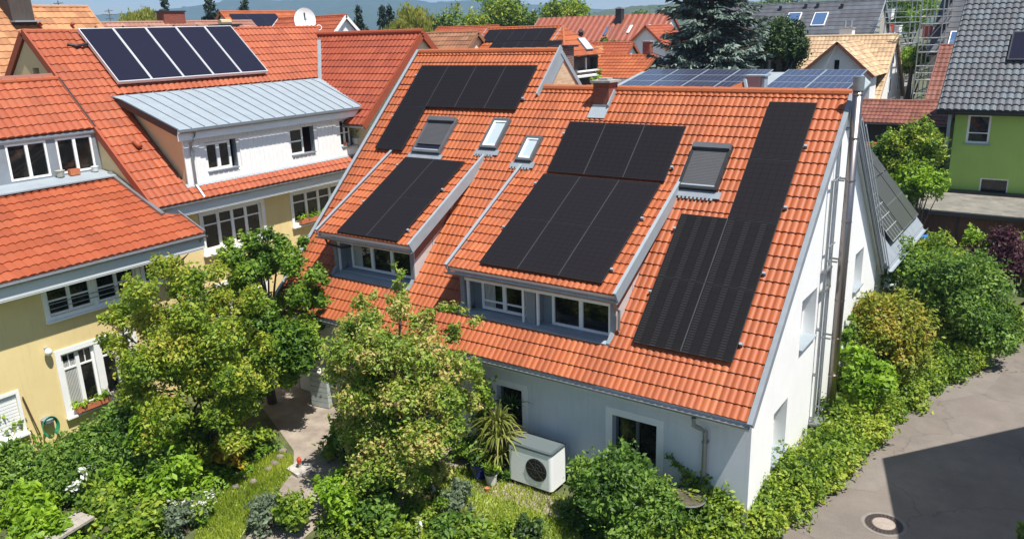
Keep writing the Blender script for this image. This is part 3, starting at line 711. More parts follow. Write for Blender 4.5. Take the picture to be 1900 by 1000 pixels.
array('four panel black solar array on the roof of the left dormer',P2,[(-12.12+1.144*k,.04,2) for k in range(2)],'pvblack',None,grp=g,h=.09)
# ---- rear annex with roof falling towards the lane
AX=thing('rear_annex','grey metal roofed annex behind the white gable with panels on its lane side slope','annex',(-1,15,0))
ay0,ay1=12.0,18.2;gx_,gz_=.32,3.15
mb=MB();rx=-2.1;rz=6.15
e0=A3(gx_,0,gz_);sl=unit(A3(rx-gx_,0,rz-gz_));SL=np.linalg.norm(A3(rx-gx_,0,rz-gz_));an=A3(-sl[2]*-1,0,-sl[0]) 
an=unit(A3(rz-gz_,0,gx_-rx))
mb.box(A3(gx_,ay0,gz_)-an*.15,Y_*(ay1-ay0),sl*SL,an*.15)
mb.box(A3(2*rx-gx_,ay0,gz_)-unit(A3(-(rz-gz_),0,gx_-rx))*.15,Y_*(ay1-ay0),unit(A3(gx_-rx,0,rz-gz_))*SL,unit(A3(-(rz-gz_),0,gx_-rx))*.15)
AR=mb.build('roof',M['zincd'],AX)
mb=MB();mb.box(A3(2*rx-gx_+.5,ay0+.1,0),X_*(2*(gx_-rx)-1.0),Y_*(ay1-ay0-.2),Z_*3.1);mb.prism([A3(2*rx-gx_+.5,ay1-.3,3.1),A3(gx_-.5,ay1-.3,3.1),A3(rx,ay1-.3,rz-.5)],Y_*.15);mb.build('wall',M['white'],AX)
mb=MB();mb.half(A3(gx_+.08,ay0,gz_-.05),A3(gx_+.08,ay1,gz_-.05),.1,Z_);mb.box(A3(gx_-.02,ay0,gz_-.22),X_*.03,Y_*(ay1-ay0),Z_*.16);mb.build('gutter',M['zincl'],AX)
AP=lambda y,s,h: A3(gx_,0,gz_)+y*Y_+s*sl+h*an
mb=MB()
t=thing('solar_array','grey gridded solar panels on the steep annex roof beside the lane','solar panels',AP(13,.5,0))
for (y,s,w,l,mm) in ((13.4,.45,1.75,2.0,'pvgrid'),(15.2,.45,1.75,2.0,'pvfine'),(15.2,2.47,1.75,1.15,'pvfine'),(17.0,.45,1.0,2.0,'pvfine'),(17.0,2.47,1.0,1.1,'pvfine')):
    mb=MB();mb.box(AP(y,s,.12),Y_*w,sl*l,an*.035);pn=mb.build('solar_panel',M['dark'],t)
    mb=MB();a=AP(y+.02,s+.02,.157);mb.quad(a,a+Y_*(w-.04),a+Y_*(w-.04)+sl*(l-.04),a+sl*(l-.04),uv=[(0,0),(1,0),(1,1),(0,1)]);mb.build('solar_cells',M[mm],pn)
# ------------------------------------------------------------------ yellow house on the left
def px_rect(c,X): 
    q=[atx(p[0],p[1],X) for p in c]
    return (q[0][1]+q[3][1])/2,(q[1][1]+q[2][1])/2,(q[2][2]+q[3][2])/2,(q[0][2]+q[1][2])/2
YH=thing('yellow_house','yellow rendered house with red tiled roofs and a zinc topped white dormer at the left','house',(-20,-3,0))
tn=math.tan(R(41.5))
XA,XAW=-16.2,-16.8
# lower front part (south end): wall
ug=(-5.05,-2.55,3.74,4.68); gg=(-5.0,-3.0,1.02,2.66);us=(-2.3,-1.75,3.9,4.72)
mb=MB();wall(mb,A3(XAW,0,0),Y_,Z_,X_,-17,-1.3,-.6,5.05,[ug,gg,us,(-7.2,-6.25,1.0,2.05)],dep=.14)
mb.quad(A3(XAW,-1.3,-.6),A3(-18.4,-1.3,-.6),A3(-18.4,-1.3,5.3),A3(XAW,-1.3,5.05));mb.build('wall',M['yellow'],YH)
def surround(par,X,o,t=.11,m='whitep',sill=True):
    mb=MB();a,b,c,d=o
    for u0,u1,v0,v1 in ((a-t,a,c-t,d+t),(b,b+t,c-t,d+t),(a,b,d,d+t)): mb.box(A3(X,u0,v0),X_*.03,Y_*(u1-u0),Z_*(v1-v0))
    mb.box(A3(X-.0,a,c-t),X_*.03,Y_*(b-a),Z_*t)
    if sill: mb.box(A3(X+.031,a-t-.03,c-t-.03),X_*.10,Y_*(b-a+2*t+.06),Z_*.05)
    return mb.build('window_surround',M[m],par)
def winx(par,X,o,cols,tr=None,rec=.12,**k): return window(par,A3(X-rec,o[0],o[2]),Y_,Z_,X_,o[1]-o[0],o[3]-o[2],cols,transom=tr,**k)
surround(YH,XAW,ug);winx(YH,XAW,(ug[0],-3.85,ug[2],ug[3]),2,.42,fr=.06);winx(YH,XAW,(-3.72,ug[1],ug[2],ug[3]),2,.42,fr=.06)
box_part('mullion','whitep',YH,A3(XAW-.12,-3.85,ug[2]),X_*.12,Y_*.13,Z_*(ug[3]-ug[2]))
mb=MB()
for z in (3.95,4.08): mb.tube([(XAW+.04,ug[0],z),(XAW+.04,ug[1],z)],.012,6)
mb.build('window_rail',M['gutter'],YH)
surround(YH,XAW,us);winx(YH,XAW,us,1,fr=.05)
surround(YH,XAW,gg,.14);winx(YH,XAW,(gg[0],-4.1,gg[2],gg[3]),2,.72,fr=.07,bars=1,curt=True);winx(YH,XAW,(-3.93,gg[1],gg[2],gg[3]),2,.72,fr=.07,bars=1)
box_part('mullion','whitep',YH,A3(XAW-.12,-4.1,gg[2]),X_*.14,Y_*.17,Z_*(gg[3]-gg[2]))
sh=(-7.2,-6.25,1.0,2.05)
mb=MB()
for i in range(12): mb.box(A3(XAW-.06,sh[0],sh[2]+i*.09),X_*.03,Y_*(sh[1]-sh[0]),Z_*.075)
mb.build('roller_shutter',M['whitep'],YH);surround(YH,XAW,sh,.08)
# lower roof: from the eave up to the window band
za=5.08;pa=math.atan2(6.66-5.08,3.9);VA=A3(-math.cos(pa),0,math.sin(pa));NA=A3(math.sin(pa),0,math.cos(pa));LA=4.0
mb=MB();OA=A3(XA,0,za)
tiles(mb,OA,Y_,VA,NA,lambda s:[(-17,-.62 if s<1.3 else -1.12)],0,LA,sd=5,bump=.225,row=.375,amp=.040)
mb.build('roof',M['tile_red'],YH,smooth=True)
mb=MB();mb.box(OA+Y_*-17-NA*.16,Y_*(17-1.15),VA*(LA+.4),NA*.14);mb.box(OA+Y_*-1.15-NA*.16,Y_*.5,VA*1.3,NA*.14)
mb.box(A3(XA-.02,-17,za-.42),X_*.03,Y_*16.35,Z_*.30);mb.box(A3(XAW,-17,za-.46),X_*(XA-XAW),Y_*16.3,Z_*.04)
mb.build('fascia',M['soffit'],YH)
mb=MB();mb.half((XA+.07,-17,za-.03),(XA+.07,-.58,za-.03),.075,Z_);mb.box(OA+Y_*-.62-NA*.1,Y_*.05,VA*1.3,NA*.2)
mb.box(OA+Y_*-1.16+VA*1.3-NA*.02,Y_*.12,VA*2.8,NA*.14)
mb.build('gutter',M['gutter'],YH)
# downpipe near the corner
mb=MB();mb.tube([(XA+.07,-.75,za-.1),(XA-.1,-.8,za-.3),(XAW+.06,-1.1,za-.75),(XAW+.06,-1.1,.2)],.045,8);mb.build('downpipe',M['zincl'],YH)
# window band above lower roof
XU=-20.5;zu0,zu1=6.80,7.86
wins=[(-3.72,-2.58),(-2.3,-1.2),(-5.1,-4.05),(-6.6,-5.5),(-8.1,-7.0),(-9.6,-8.5)]
mb=MB();wall(mb,A3(XU,0,0),Y_,Z_,X_,-17,-1.02,6.3,8.0,[(a,b,zu0,zu1) for a,b in wins],dep=.12);mb.build('window_band',M['zincd'],YH)
for a,b in wins: winx(YH,XU,(a,b,zu0,zu1),2,rec=.05,fr=.06)
mb=MB();mb.box(A3(XU,-17,6.72),X_*.12,Y_*15.95,Z_*.03)
mb.prism([A3(XU+.1,-17,6.75),A3(XU+.1,-17,6.70),A3(XA-LA*math.cos(pa)+.25,-17,6.60),A3(XA-LA*math.cos(pa)+.25,-17,6.64)],Y_*15.95);mb.build('sill_flashing',M['zincl'],YH)
# upper tiled roof over that band
zB=5.73;XB=-17.9
VB=A3(-math.cos(R(41.5)),0,math.sin(R(41.5)));NB=A3(math.sin(R(41.5)),0,math.cos(R(41.5)))
OB=A3(XB,0,zB);BP=lambda y,s,h=0:OB+y*Y_+s*VB+h*NB
LB=(10.98-5.73)/math.sin(R(41.5)) # full slope to ridge
sU0=(8.03-5.73)/math.sin(R(41.5));sU1=(9.5-5.73)/math.sin(R(41.5))
mb=MB();tiles(mb,OB,Y_,VB,NB,lambda s:[(-17,-1.06)],sU0,sU1,sd=6,bump=.225,row=.375,amp=.040);
tiles(mb,OB,Y_,VB,NB,lambda s:[(-1.0,.38 if s>.0 else .38)],0,5.2,sd=8,bump=.225,row=.375,amp=.040)
tiles(mb,OB,Y_,VB,NB,lambda s:[(.38,9.2)],0,.52,sd=9,bump=.22,row=.26,amp=.045)
sZ=(8.9-5.73)/math.sin(R(41.5))
cut=lambda s:  11.1-((-23.4+0)-(XB-s*math.cos(R(41.5))))*-1  # valley with the corner house
val=lambda s: 11.1-( (XB-s*math.cos(R(41.5)))+23.4 )
tiles(mb,OB,Y_,VB,NB,lambda s:[(.38,val(s)-.08)],sZ,LB,sd=10,bump=.225,row=.375,amp=.040)
tiles(mb,OB,Y_,VB,NB,lambda s:[(-1.0,.38)],5.2,LB,sd=11,bump=.225,row=.375,amp=.040)
mb.build('roof',M['tile_red'],YH,smooth=True)
mb=MB();mb.box(BP(-17,sU0+.02,-.16),Y_*15.98,VB*(sU1-sU0+.3),NB*.14)
mb.prism([BP(-1.0,.02,-.16),BP(9.2,.02,-.16),BP(9.2,sZ,-.16),BP(val(LB),LB-.1,-.16),BP(-1.0,LB-.1,-.16)],NB*.14)
XR=XB-LB*math.cos(R(41.5));zR=10.98
mb.box(A3(XR,-1.,zR-.05),Y_*12.2,A3(-math.cos(R(41.5)),0,-math.sin(R(41.5)))*7,A3(-math.sin(R(41.5)),0,math.cos(R(41.5)))*-.1)
mb.build('roof_deck',M['tile_brown'],YH)
ridge(YH,(XR,-1.05,zR+.0),(XR,11.1,zR-.3),M['tile_red'],r=.10)
xU=XB-sU1*math.cos(R(41.5));ridge(YH,(xU,-17,9.52),(xU,-1.1,9.52),M['tile_red'],r=.10)
# back of the low ridge: gable wall of the main volume, cream
mb=MB();gw=(-23.98,-23.70,9.62,9.98)
gl=lambda x: 10.98-.2-abs(x-XR)*tn
g2=lambda x: zB-.25+(XB-x)*tn if x>XR else gl(x)
wall(mb,A3(0,-1.0,0),X_,Z_,-Y_,-30,-18.15,lambda x:3.0,lambda x: max(3.1,gl(x)),[(-23.75,-23.35,9.42,9.85)],brk=(XR,),dep=.25);mb.build('gable_wall',M['cream'],YH)
box_part('window_sill','zincd',YH,A3(-23.77,-1.03,9.39),X_*.44,Y_*.25,Z_*.035)
box_part('pane','glass',YH,A3(-23.75,-.76,9.42),X_*.4,Y_*.02,Z_*.43)
mb=MB();mb.box(BP(-1.08,-.05,-.16),Y_*.07,VB*(LB+.1),NB*.24)
w2=A3(-math.cos(R(41.5)),0,-math.sin(R(41.5)));mb.box(A3(XR,-1.08,zR-.15),Y_*.07,w2*7,A3(-math.sin(R(41.5)),0,math.cos(R(41.5)))*.25)
mb.build('verge_tiles',M['tile_deep'],YH)
# cheek below upper roof end, cream (the wall plane y=-1 already closes it)
mb=MB();mb.half(BP(-17,sU0-.06,-.08),BP(-.98,sU0-.06,-.08),.08,Z_);mb.box(BP(-17,sU0-.03,-.3),Y_*15.98,NB*.15,X_*.03);mb.build('gutter',M['gutter'],YH)
mb=MB();mb.box(BP(-1.06,sU0,-.02),Y_*.05,VB*(sU1-sU0),NB*.12);mb.build('flashing',M['dark'],YH)
# main facade under the tile strip
zf=5.4;XF=-18.4
b1=(.86,3.2,3.9,5.12);b2=(4.6,7.1,4.05,5.12)
mb=MB();wall(mb,A3(XF,0,0),Y_,Z_,X_,-1.3,12,-.6,zf,[b1,b2,(1.0,3.0,1.0,2.6)],dep=.16);mb.build('wall',M['yellow'],YH)
for o in (b1,b2):
    surround(YH,XF,o,.13);winx(YH,XF,o,4,.68,fr=.07)
surround(YH,XF,(1.0,3.0,1.0,2.6),.13);winx(YH,XF,(1.0,3.0,1.0,2.6),4,.7,fr=.07)
mb=MB();mb.box(A3(XB-.02,-1,zB-.36),X_*.03,Y_*10.3,Z_*.28);mb.box(A3(XF+.05,-1,zB-.4),X_*(XB-XF-.05),Y_*10.3,Z_*.04)
mb.box(A3(XF+.002,-1.2,zf-.16),X_*.05,Y_*10.5,Z_*.16);mb.build('fascia',M['soffit'],YH)
mb=MB();mb.half((XB+.07,-1.02,zB-.02),(XB+.07,9.2,zB-.02),.075,Z_)
mb.tube([(XB+.05,-.8,zB-.1),(XB-.1,-.8,zB-.35),(XF+.1,-.9,zB-.6)],.045,8);mb.build('gutter',M['gutter'],YH)
# zinc dormer
XD=-18.35;yd0,yd1=.5,8.3;zd0,zd1=6.05,7.78
d1=(1.26,2.47,6.45,7.4);d2=(4.74,5.86,6.48,7.44);d3=(7.15,8.3,6.47,7.5)
DM=MB();wall(DM,A3(XD,0,0),Y_,Z_,X_,yd0,8.3,5.6,zd1+.12,[d1,d2,d3],dep=.2)
Dz=DM.build('dormer',M['whitep'],YH)
mb=MB();rs=np.random.RandomState(3)
y=yd0
while y<8.3:
    w=.19
    segs=[(5.98,zd1+.1)]
    for o in (d1,d2,d3):
        if o[0]-.21<y<o[1]: segs=[(5.98,o[2]-.06),(o[3]+.02,zd1+.1)]
    for a,b in segs: mb.box(A3(XD,y,a-rs.uniform(0,.03)),X_*.028,Y_*(w-.015 if y+w<8.3 else .1),Z_*(b-a));mb.box(A3(XD,y-.02,a),X_*.045,Y_*.03,Z_*(b-a))
    y+=w
mb.build('board_cladding',M['whitep'],Dz)
for o,n in ((d1,2),(d2,1),(d3,1)):
    mb=MB();mb.box(A3(XD-.2,o[0]+.01,o[2]+.0),X_*.28,Y_*(o[1]-o[0]-.02),Z_*.03);mb.box(A3(XD-.19,o[1]-.03,o[2]),X_*.2,Y_*.025,Z_*(o[3]-o[2]));mb.build('window_reveal',M['greym'] if 0 else M['zincd'],Dz)
winx(YH,XD,(1.28,2.25,6.48,7.38),2,rec=.1,fr=.08,name='window');winx(YH,XD,(4.78,5.4,6.5,7.42),1,.5,rec=.15,fr=.06)
winx(YH,XD,(7.2,7.75,6.5,7.48),2,.5,rec=.19,fr=.05)
mb=MB();mb.prism([A3(XD,yd0,5.9),A3(XD,yd0,zd1+.1),A3(-21.3,yd0,8.75),A3(-21.3,yd0,8.6)],Y_*.04);mb.build('dormer_cheek',M['cream'],Dz)
mb=MB()
zp=math.atan2(8.9-7.93,3.35);VZ=A3(-math.cos(zp),0,math.sin(zp));NZ=A3(math.sin(zp),0,math.cos(zp));OZ=A3(-18.08,0,7.93);LZ=3.46
mb.prism([OZ+Y_*.22-NZ*.1,OZ+Y_*8.6-NZ*.1,OZ+Y_*9.3+VZ*LZ-NZ*.1,OZ+Y_*.22+VZ*LZ-NZ*.1],NZ*.1)
zr_=mb.build('dormer_roof',M['zincl'],Dz)
mb=MB();n=18
for i in range(n+1):
    ya=.25+(8.32)*i/n; yb=.25+(9.0)*i/n
    P0=OZ+Y_*ya;P1_=OZ+Y_*yb+VZ*LZ
    mb.box(P0,(P1_-P0)*.86,Y_*.022,NZ*.04); mb.box(P0+(P1_-P0)*.86,(P1_-P0)*.14+Y_*-.12,Y_*.022,NZ*.03)
mb.build('standing_seams',M['zinc'],zr_)
mb=MB();mb.box(OZ+Y_*.2-NZ*.2,VZ*LZ,Y_*.025,NZ*.22);mb.build('verge_board',M['dark'],Dz)
mb=MB();mb.box(OZ+A3(-.02,.2,-.34),X_*.03,Y_*8.4,Z_*.22);mb.build('fascia',M['whitep'],Dz)
mb=MB();mb.half(OZ+A3(.07,.2,-.05),OZ+A3(.07,8.62,-.05),.07,Z_)
mb.tube([(-18.0,.75,7.8),(-18.05,.74,7.6),(XD+.09,.72,7.45),(XD+.09,.72,6.15),(XB+.0,.72,5.78)],.045,8);mb.build('gutter',M['gutter'],Dz)
box_part('flashing','zincl',Dz,BP(.4,.5,.02),Y_*8.5,VB*.16,NB*.02)
# small items in windows
def pot(label,c,r,h,m,lm=None,n=0,seed=1,name='flower_pot',size=.05,sp=1.):
    t=thing(name,label,'flower pot',c)
    mb=MB();mb.lathe(c,[(r*.7,0),(r*.78,h*.1),(r,h*.9),(r*1.08,h*.92),(r*1.08,h),(r*.95,h),(r*.9,h*.9)],14);mb.build('pot',M[m],t)
    if lm: 
        mb=MB();c2=np.array(c)+A3(0,0,h+r*.8*sp);leaves(mb,[(c2,r*1.3*sp),(c2+A3(r*.5,0,r*.7),r*sp),(c2-A3(r*.4,0,-r*.4),r*sp)],n,size,seed);mb.build('plant',M[lm],t)
    return t
pot('round white pot in the end opening of the white boarded dormer',(XD-.02,7.95,6.5),.15,.24,'potwhite','l_dark',60,3)
pot('small terracotta pot beside the white pot in the dormer opening',(XD+.0,7.4,6.5),.07,.13,'terra')
pot('pale round pot on the zinc sill below the upper left windows',(XU+.2,-2.42,6.75),.13,.2,'stone',None)
pot('small cream pot at the right end of the zinc sill of the upper left windows',(XU+.2,-1.35,6.75),.11,.16,'potwhite',None)
t=thing('terracotta_box','orange terracotta box standing on the zinc sill between two round pots','planter',(XU+.2,-2.0,6.75))
mb=MB();c=A3(XU+.12,-2.15,6.75)
for a in ((0,0,.16,.02),(0,.28,.16,.02),(0,.02,.02,.26),(.14,.02,.02,.26)): mb.box(c+A3(a[0],a[1],0),X_*a[2],Y_*a[3],Z_*.18)
mb.box(c+A3(.02,.02,.02),X_*.12,Y_*.26,Z_*.12);mb.build('box',M['terra'],t)
def flowerbox(label,c,L,lm,seed,ax=Y_):
    t=thing('flower_box',label,'window box',c)
    mb=MB();c=np.array(c,float);s=A3(ax[1],ax[0],0)
    mb.box(c-ax*L/2,ax*L,s*.02,Z_*.15);mb.box(c-ax*L/2+s*.14,ax*L,s*.02,Z_*.15);mb.box(c-ax*L/2+s*.02,ax*.02,s*.12,Z_*.15);mb.box(c+ax*(L/2-.02)+s*.02,ax*.02,s*.12,Z_*.15);mb.box(c-ax*(L/2-.02)+s*.02+Z_*.02,ax*(L-.04),s*.12,Z_*.1);mb.build('trough',M['terra'],t)
    mb=MB();leaves(mb,[(c+ax*(L*(k/5-.5)*.9)+Z_*.22+s*.08,.13) for k in range(6)],260,.07,seed);mb.build('plants',M[lm],t)
flowerbox('terracotta window box with green plants on the ground floor sill, left half',(XAW+.04,-4.45,.96),.9,'l_light',21)
flowerbox('terracotta window box with grey green plants on the ground floor sill, right half',(XAW+.04,-3.4,.96),.6,'l_grey',22)
flowerbox('window box full of leafy plants on the right upper window of the yellow wall',(XF+.06,5.5,4.0),1.5,'l_light',23)
# wall lamp
t=thing('wall_lamp','small round white lamp fixed to the yellow wall left of the ground floor window','lamp',(XAW,-5.3,2.6))
c=atx(90,653,XAW+.12);c0=A3(XAW,c[1],c[2]+.05)
mb=MB();mb.cbox(c0+A3(.02,0,0),.04,.1,.12);mb.tube([c0,c0+A3(.12,0,.03)],.012,6);mb.build('bracket',M['zincl'],t)
mb=MB();mb.lathe(c-Z_*.1,[(.03,0),(.08,.04),(.1,.1),(.08,.16),(.03,.2)],14);mb.build('globe',M['potwhite'],t,smooth=True)
# hose on reel
t=thing('garden_hose','green garden hose coiled over a wall bracket on the yellow wall','hose',atx(90,800,XAW))
c=atx(90,786,XAW+.1)
mb=MB()
for k in range(4):
    r=.22+.015*k;pts=[c+A3(.05+k*.025,r*.8*math.sin(a),r*math.cos(a)*1.1-.05) for a in np.linspace(-2.7,2.7,22)];mb.tube(pts,.014,6)
mb.build('coil',M['hose'],t,smooth=True)
mb=MB();mb.lathe(A3(XAW+.1,c[1],c[2]+.04),[(.02,0),(.14,.02),(.16,.12),(.1,.15)],12);mb.build('holder',M['zincd'],t)
mb=MB();mb.tube([A3(XAW+.1,c[1]-.25,c[2]-.2),A3(XAW+.04,c[1]-.45,c[2]+.95)],.018,6);tag(mb.build('wooden_stick',M['brownw']),'thin dark stick leaning on the yellow wall above the hose','stick')
# vent tile on roof strip
mb=MB();q=BP(-.2,2.6,.05);mb.tube([q,q+NB*.08-VB*.02,q+NB*.1-VB*.25],[.10,.1,.09],10);mb.build('roof_vent',M['tile_red'],YH,smooth=True)
M['alu']=mat('frame_alu',(.62,.63,.64),.4,.3,.05)
# thermal collectors
t=thing('solar_collector_bank','bank of five silver framed thermal collectors on the red roof of the yellow house','solar collectors',BP(.6,5.2))
cy,cs,hh=.62,5.15,.22
cw=(6.75-.62)/5;cl=2.62
for i in range(5):
    mb=MB();O=BP(cy+i*cw,cs,hh);f=.034
    for a,b,c_,d in ((0,cw-.01,0,f),(0,cw-.01,cl-f,cl),(0,f,f,cl-f),(cw-.01-f,cw-.01,f,cl-f)): mb.box(O+Y_*a+VB*c_-NB*.1,Y_*(b-a),VB*(d-c_),NB*.12)
    cc=mb.build('collector',M['alu'],t)
    mb=MB();mb.box(O+Y_*f+VB*f-NB*.05,Y_*(cw-.01-2*f),VB*(cl-2*f),NB*.045);mb.build('glazing',M['collector'],cc)
mb=MB();mb.tube([BP(.0,7.2,.08),BP(.25,7.05,.12),BP(.62,7.1,.16)],.045,8)
for k in range(6):
    mb.tube([BP(cy+k*1.0+.6,cs+cl+.0,.15),BP(cy+k*1.0+.7,cs+cl+.12,.18)],.04,6)
mb.build('connection_pipe',M['dark'],t)
mb=MB();mb.box(BP(cy+.05,cs+.5,.03),Y_*(5*cw-.1),VB*.05,NB*.08);mb.box(BP(cy+.05,cs+2.,.03),Y_*(5*cw-.1),VB*.05,NB*.08);mb.build('mounting_rail',M['zincl'],t)
# satellite dish behind ridge
c=dep(566,38,40.)
t=thing('satellite_dish','large white satellite dish on a dark pole behind the red ridge','satellite dish',(c[0],c[1],0))
mb=MB();ax=unit(A3(.75,-.62,.22));a1=unit(np.cross(ax,Z_));a2=np.cross(a1,ax);V=[];F=[];k=20
rings=[(0,-.10),(.25,-.07),(.42,-.02),(.52,.03)]
for r_,d_ in rings:
    for j in range(k): V.append(c+ax*d_+r_*(a1*math.cos(j*2*math.pi/k)+1.15*a2*math.sin(j*2*math.pi/k)))
for i in range(3):
    for j in range(k): F.append((i*k+j,i*k+(j+1)%k,(i+1)*k+(j+1)%k,(i+1)*k+j))
mb.add(V,F);d=mb.build('dish',M['whitep'],t,smooth=True)
mb=MB();mb.tube([(c[0]-.1,c[1]+.08,7.),(c[0]-.1,c[1]+.08,c[2]+.35)],.035,8);mb.build('pole',M['dark'],t)
mb=MB();mb.tube([c-a2*.55,c+ax*.55-a2*.1],.012,6);mb.cbox(c+ax*.55-a2*.08,.08,.08,.12);mb.build('feed_arm',M['zincl'],t)
c=dep(592,52,39);t=thing('antenna','small white ring aerial on the tiled roof right of the satellite dish','aerial',(c[0],c[1],7))
mb=MB();pts=[c+.12*(a1*math.cos(a)+a2*math.sin(a)) for a in np.linspace(0,2*math.pi,13)];mb.tube(pts,.022,6);mb.tube([c-Z_*.12,(c[0],c[1],8.5)],.018,6);mb.build('ring',M['whitep'],t)
# ------------------------------------------------------------------ corner house (ridge across)
CH=thing('corner_house','house with a deep red tiled roof between the yellow house and the solar roof','house',(-20,12,0))
p=R(41.5);yc,zc=11.1,10.6;CO=A3(0,7.45,7.32-.02);CV=A3(0,math.cos(p),math.sin(p));CN=A3(0,-math.sin(p),math.cos(p));CL=(yc-7.45)/math.cos(p)
mb=MB();vl=lambda s: -23.4+(11.1-(7.45+s*math.cos(p)))+.06
tiles(mb,CO,X_,CV,CN,lambda s:[(vl(s),-17.45)],0,CL,sd=31,bump=.225,row=.375,amp=.040);CO2=A3(0,2*yc-7.45,7.3);
tiles(mb,CO2,-X_,A3(0,-math.cos(p),math.sin(p)),A3(0,math.sin(p),math.cos(p)),lambda s:[(17.45,26)],0,CL,sd=32,bump=.225,row=.375,amp=.040,seg=4)
mb.build('roof',M['tile_deep'],CH,smooth=True)
ridge(CH,(-23.5,yc,10.62),(-17.4,yc,10.62),M['tile_deep'],r=.10)
mb=MB();mb.prism([A3(-25,7.5,7.25),A3(-25,yc,10.5),A3(-25,2*yc-7.5,7.25)],X_*7.4);mb.box(A3(-25,8,0),X_*7.3,Y_*6.2,Z_*7.3);mb.build('wall',M['cream2'],CH)
mb=MB();q=CO+X_*-17.47;mb.box(q-CN*.2,X_*.06,CV*CL,CN*.26);mb.box(A3(-17.47,yc,zc)-A3(0,.0,.18),X_*.06,A3(0,math.cos(p),-math.sin(p))*CL,A3(0,math.sin(p),math.cos(p))*.25);mb.build('verge_tiles',M['tile_deep'],CH)
mb=MB()
for s in np.arange(0,4.6,.5):
    a=A3(vl(s)-.02,7.45+s*math.cos(p),7.32+s*math.sin(p)+.06)
    if a[2]<8.4: continue
    b=A3(vl(s+.5)-.02,7.45+(s+.5)*math.cos(p),7.32+(s+.5)*math.sin(p)+.06); 
    if b[2]<10.62: mb.prism([a-X_*.13,b-X_*.13,b+X_*.13,a+X_*.13],Z_*.03)
mb.build('valley_flashing',M['zincl'],CH)
mb=MB();mb.half((-22,7.38,7.27),(-17.4,7.38,7.27),.07,Z_);mb.build('gutter',M['gutter'],CH)
box_part('balcony_wall','zincd',CH,A3(-18.9,8.65,0),X_*1.6,Y_*.1,Z_*7.6)
# ------------------------------------------------------------------ town behind
def hx(name,label,y,x0,x1,zr,hd,pitch,tm,wm,back=None,row=.36,bump=.25,seg=4,base=0,ovh=.4,gableL=None,gableR=None,cat='house',grp=None,amp=.035):
    """house, ridge along x at given y; front slope faces the camera side (-y)"""
    p=R(pitch);L=hd/math.cos(p);t=thing(name,label,cat,((x0+x1)/2,y,base),grp)
    V=A3(0,math.cos(p),math.sin(p));N=A3(0,-math.sin(p),math.cos(p));ze=zr-hd*math.tan(p)
    mb=MB();tiles(mb,A3(0,y-hd,ze),X_,V,N,lambda s:[(x0,x1)],0,L,row=row,bump=bump,seg=seg,amp=amp,sd=int(x0*7)%100)
    tiles(mb,A3(0,y+hd,ze),-X_,A3(0,-math.cos(p),math.sin(p)),A3(0,math.sin(p),math.cos(p)),lambda s:[(-x1,-x0)],0,L,row=row*2,bump=bump*2,seg=4)
    mb.build('roof',M[tm],t,smooth=True)
    mb=MB();mb.prism([A3(x0+ovh*.6,y-hd+ovh,base-.5),A3(x0+ovh*.6,y-hd+ovh,ze+ovh*math.tan(p)-.12),A3(x0+ovh*.6,y,zr-.12),A3(x0+ovh*.6,y+hd-ovh,ze+ovh*math.tan(p)-.12),A3(x0+ovh*.6,y+hd-ovh,base-.5)],X_*(x1-x0-1.2*ovh));mb.build('wall',M[wm],t)
    for xx in (x0-.03,x1-.03):
        mb=MB()
        for V_,yy,N_ in ((V,y-hd,N),(A3(0,-V[1],V[2]),y+hd,A3(0,-N[1],N[2]))): mb.box(A3(xx,yy,ze)-N_*.16,X_*.06,V_*L,N_*.22)
        mb.build('verge_board',M[tm] if not gableL else M[gableL],t)
    ridge(t,(x0,y,zr+.01),(x1,y,zr+.01),M[tm],r=.09,step=.8)
    mb=MB();mb.half((x0,y-hd-.07,ze-.02),(x1,y-hd-.07,ze-.02),.08,Z_,k=5);mb.build('gutter',M['gutter'],t)
    P=lambda x,s,h=0:A3(0,y-hd,ze)+x*X_+s*V+h*N
    return t,P,L,V,N,ze
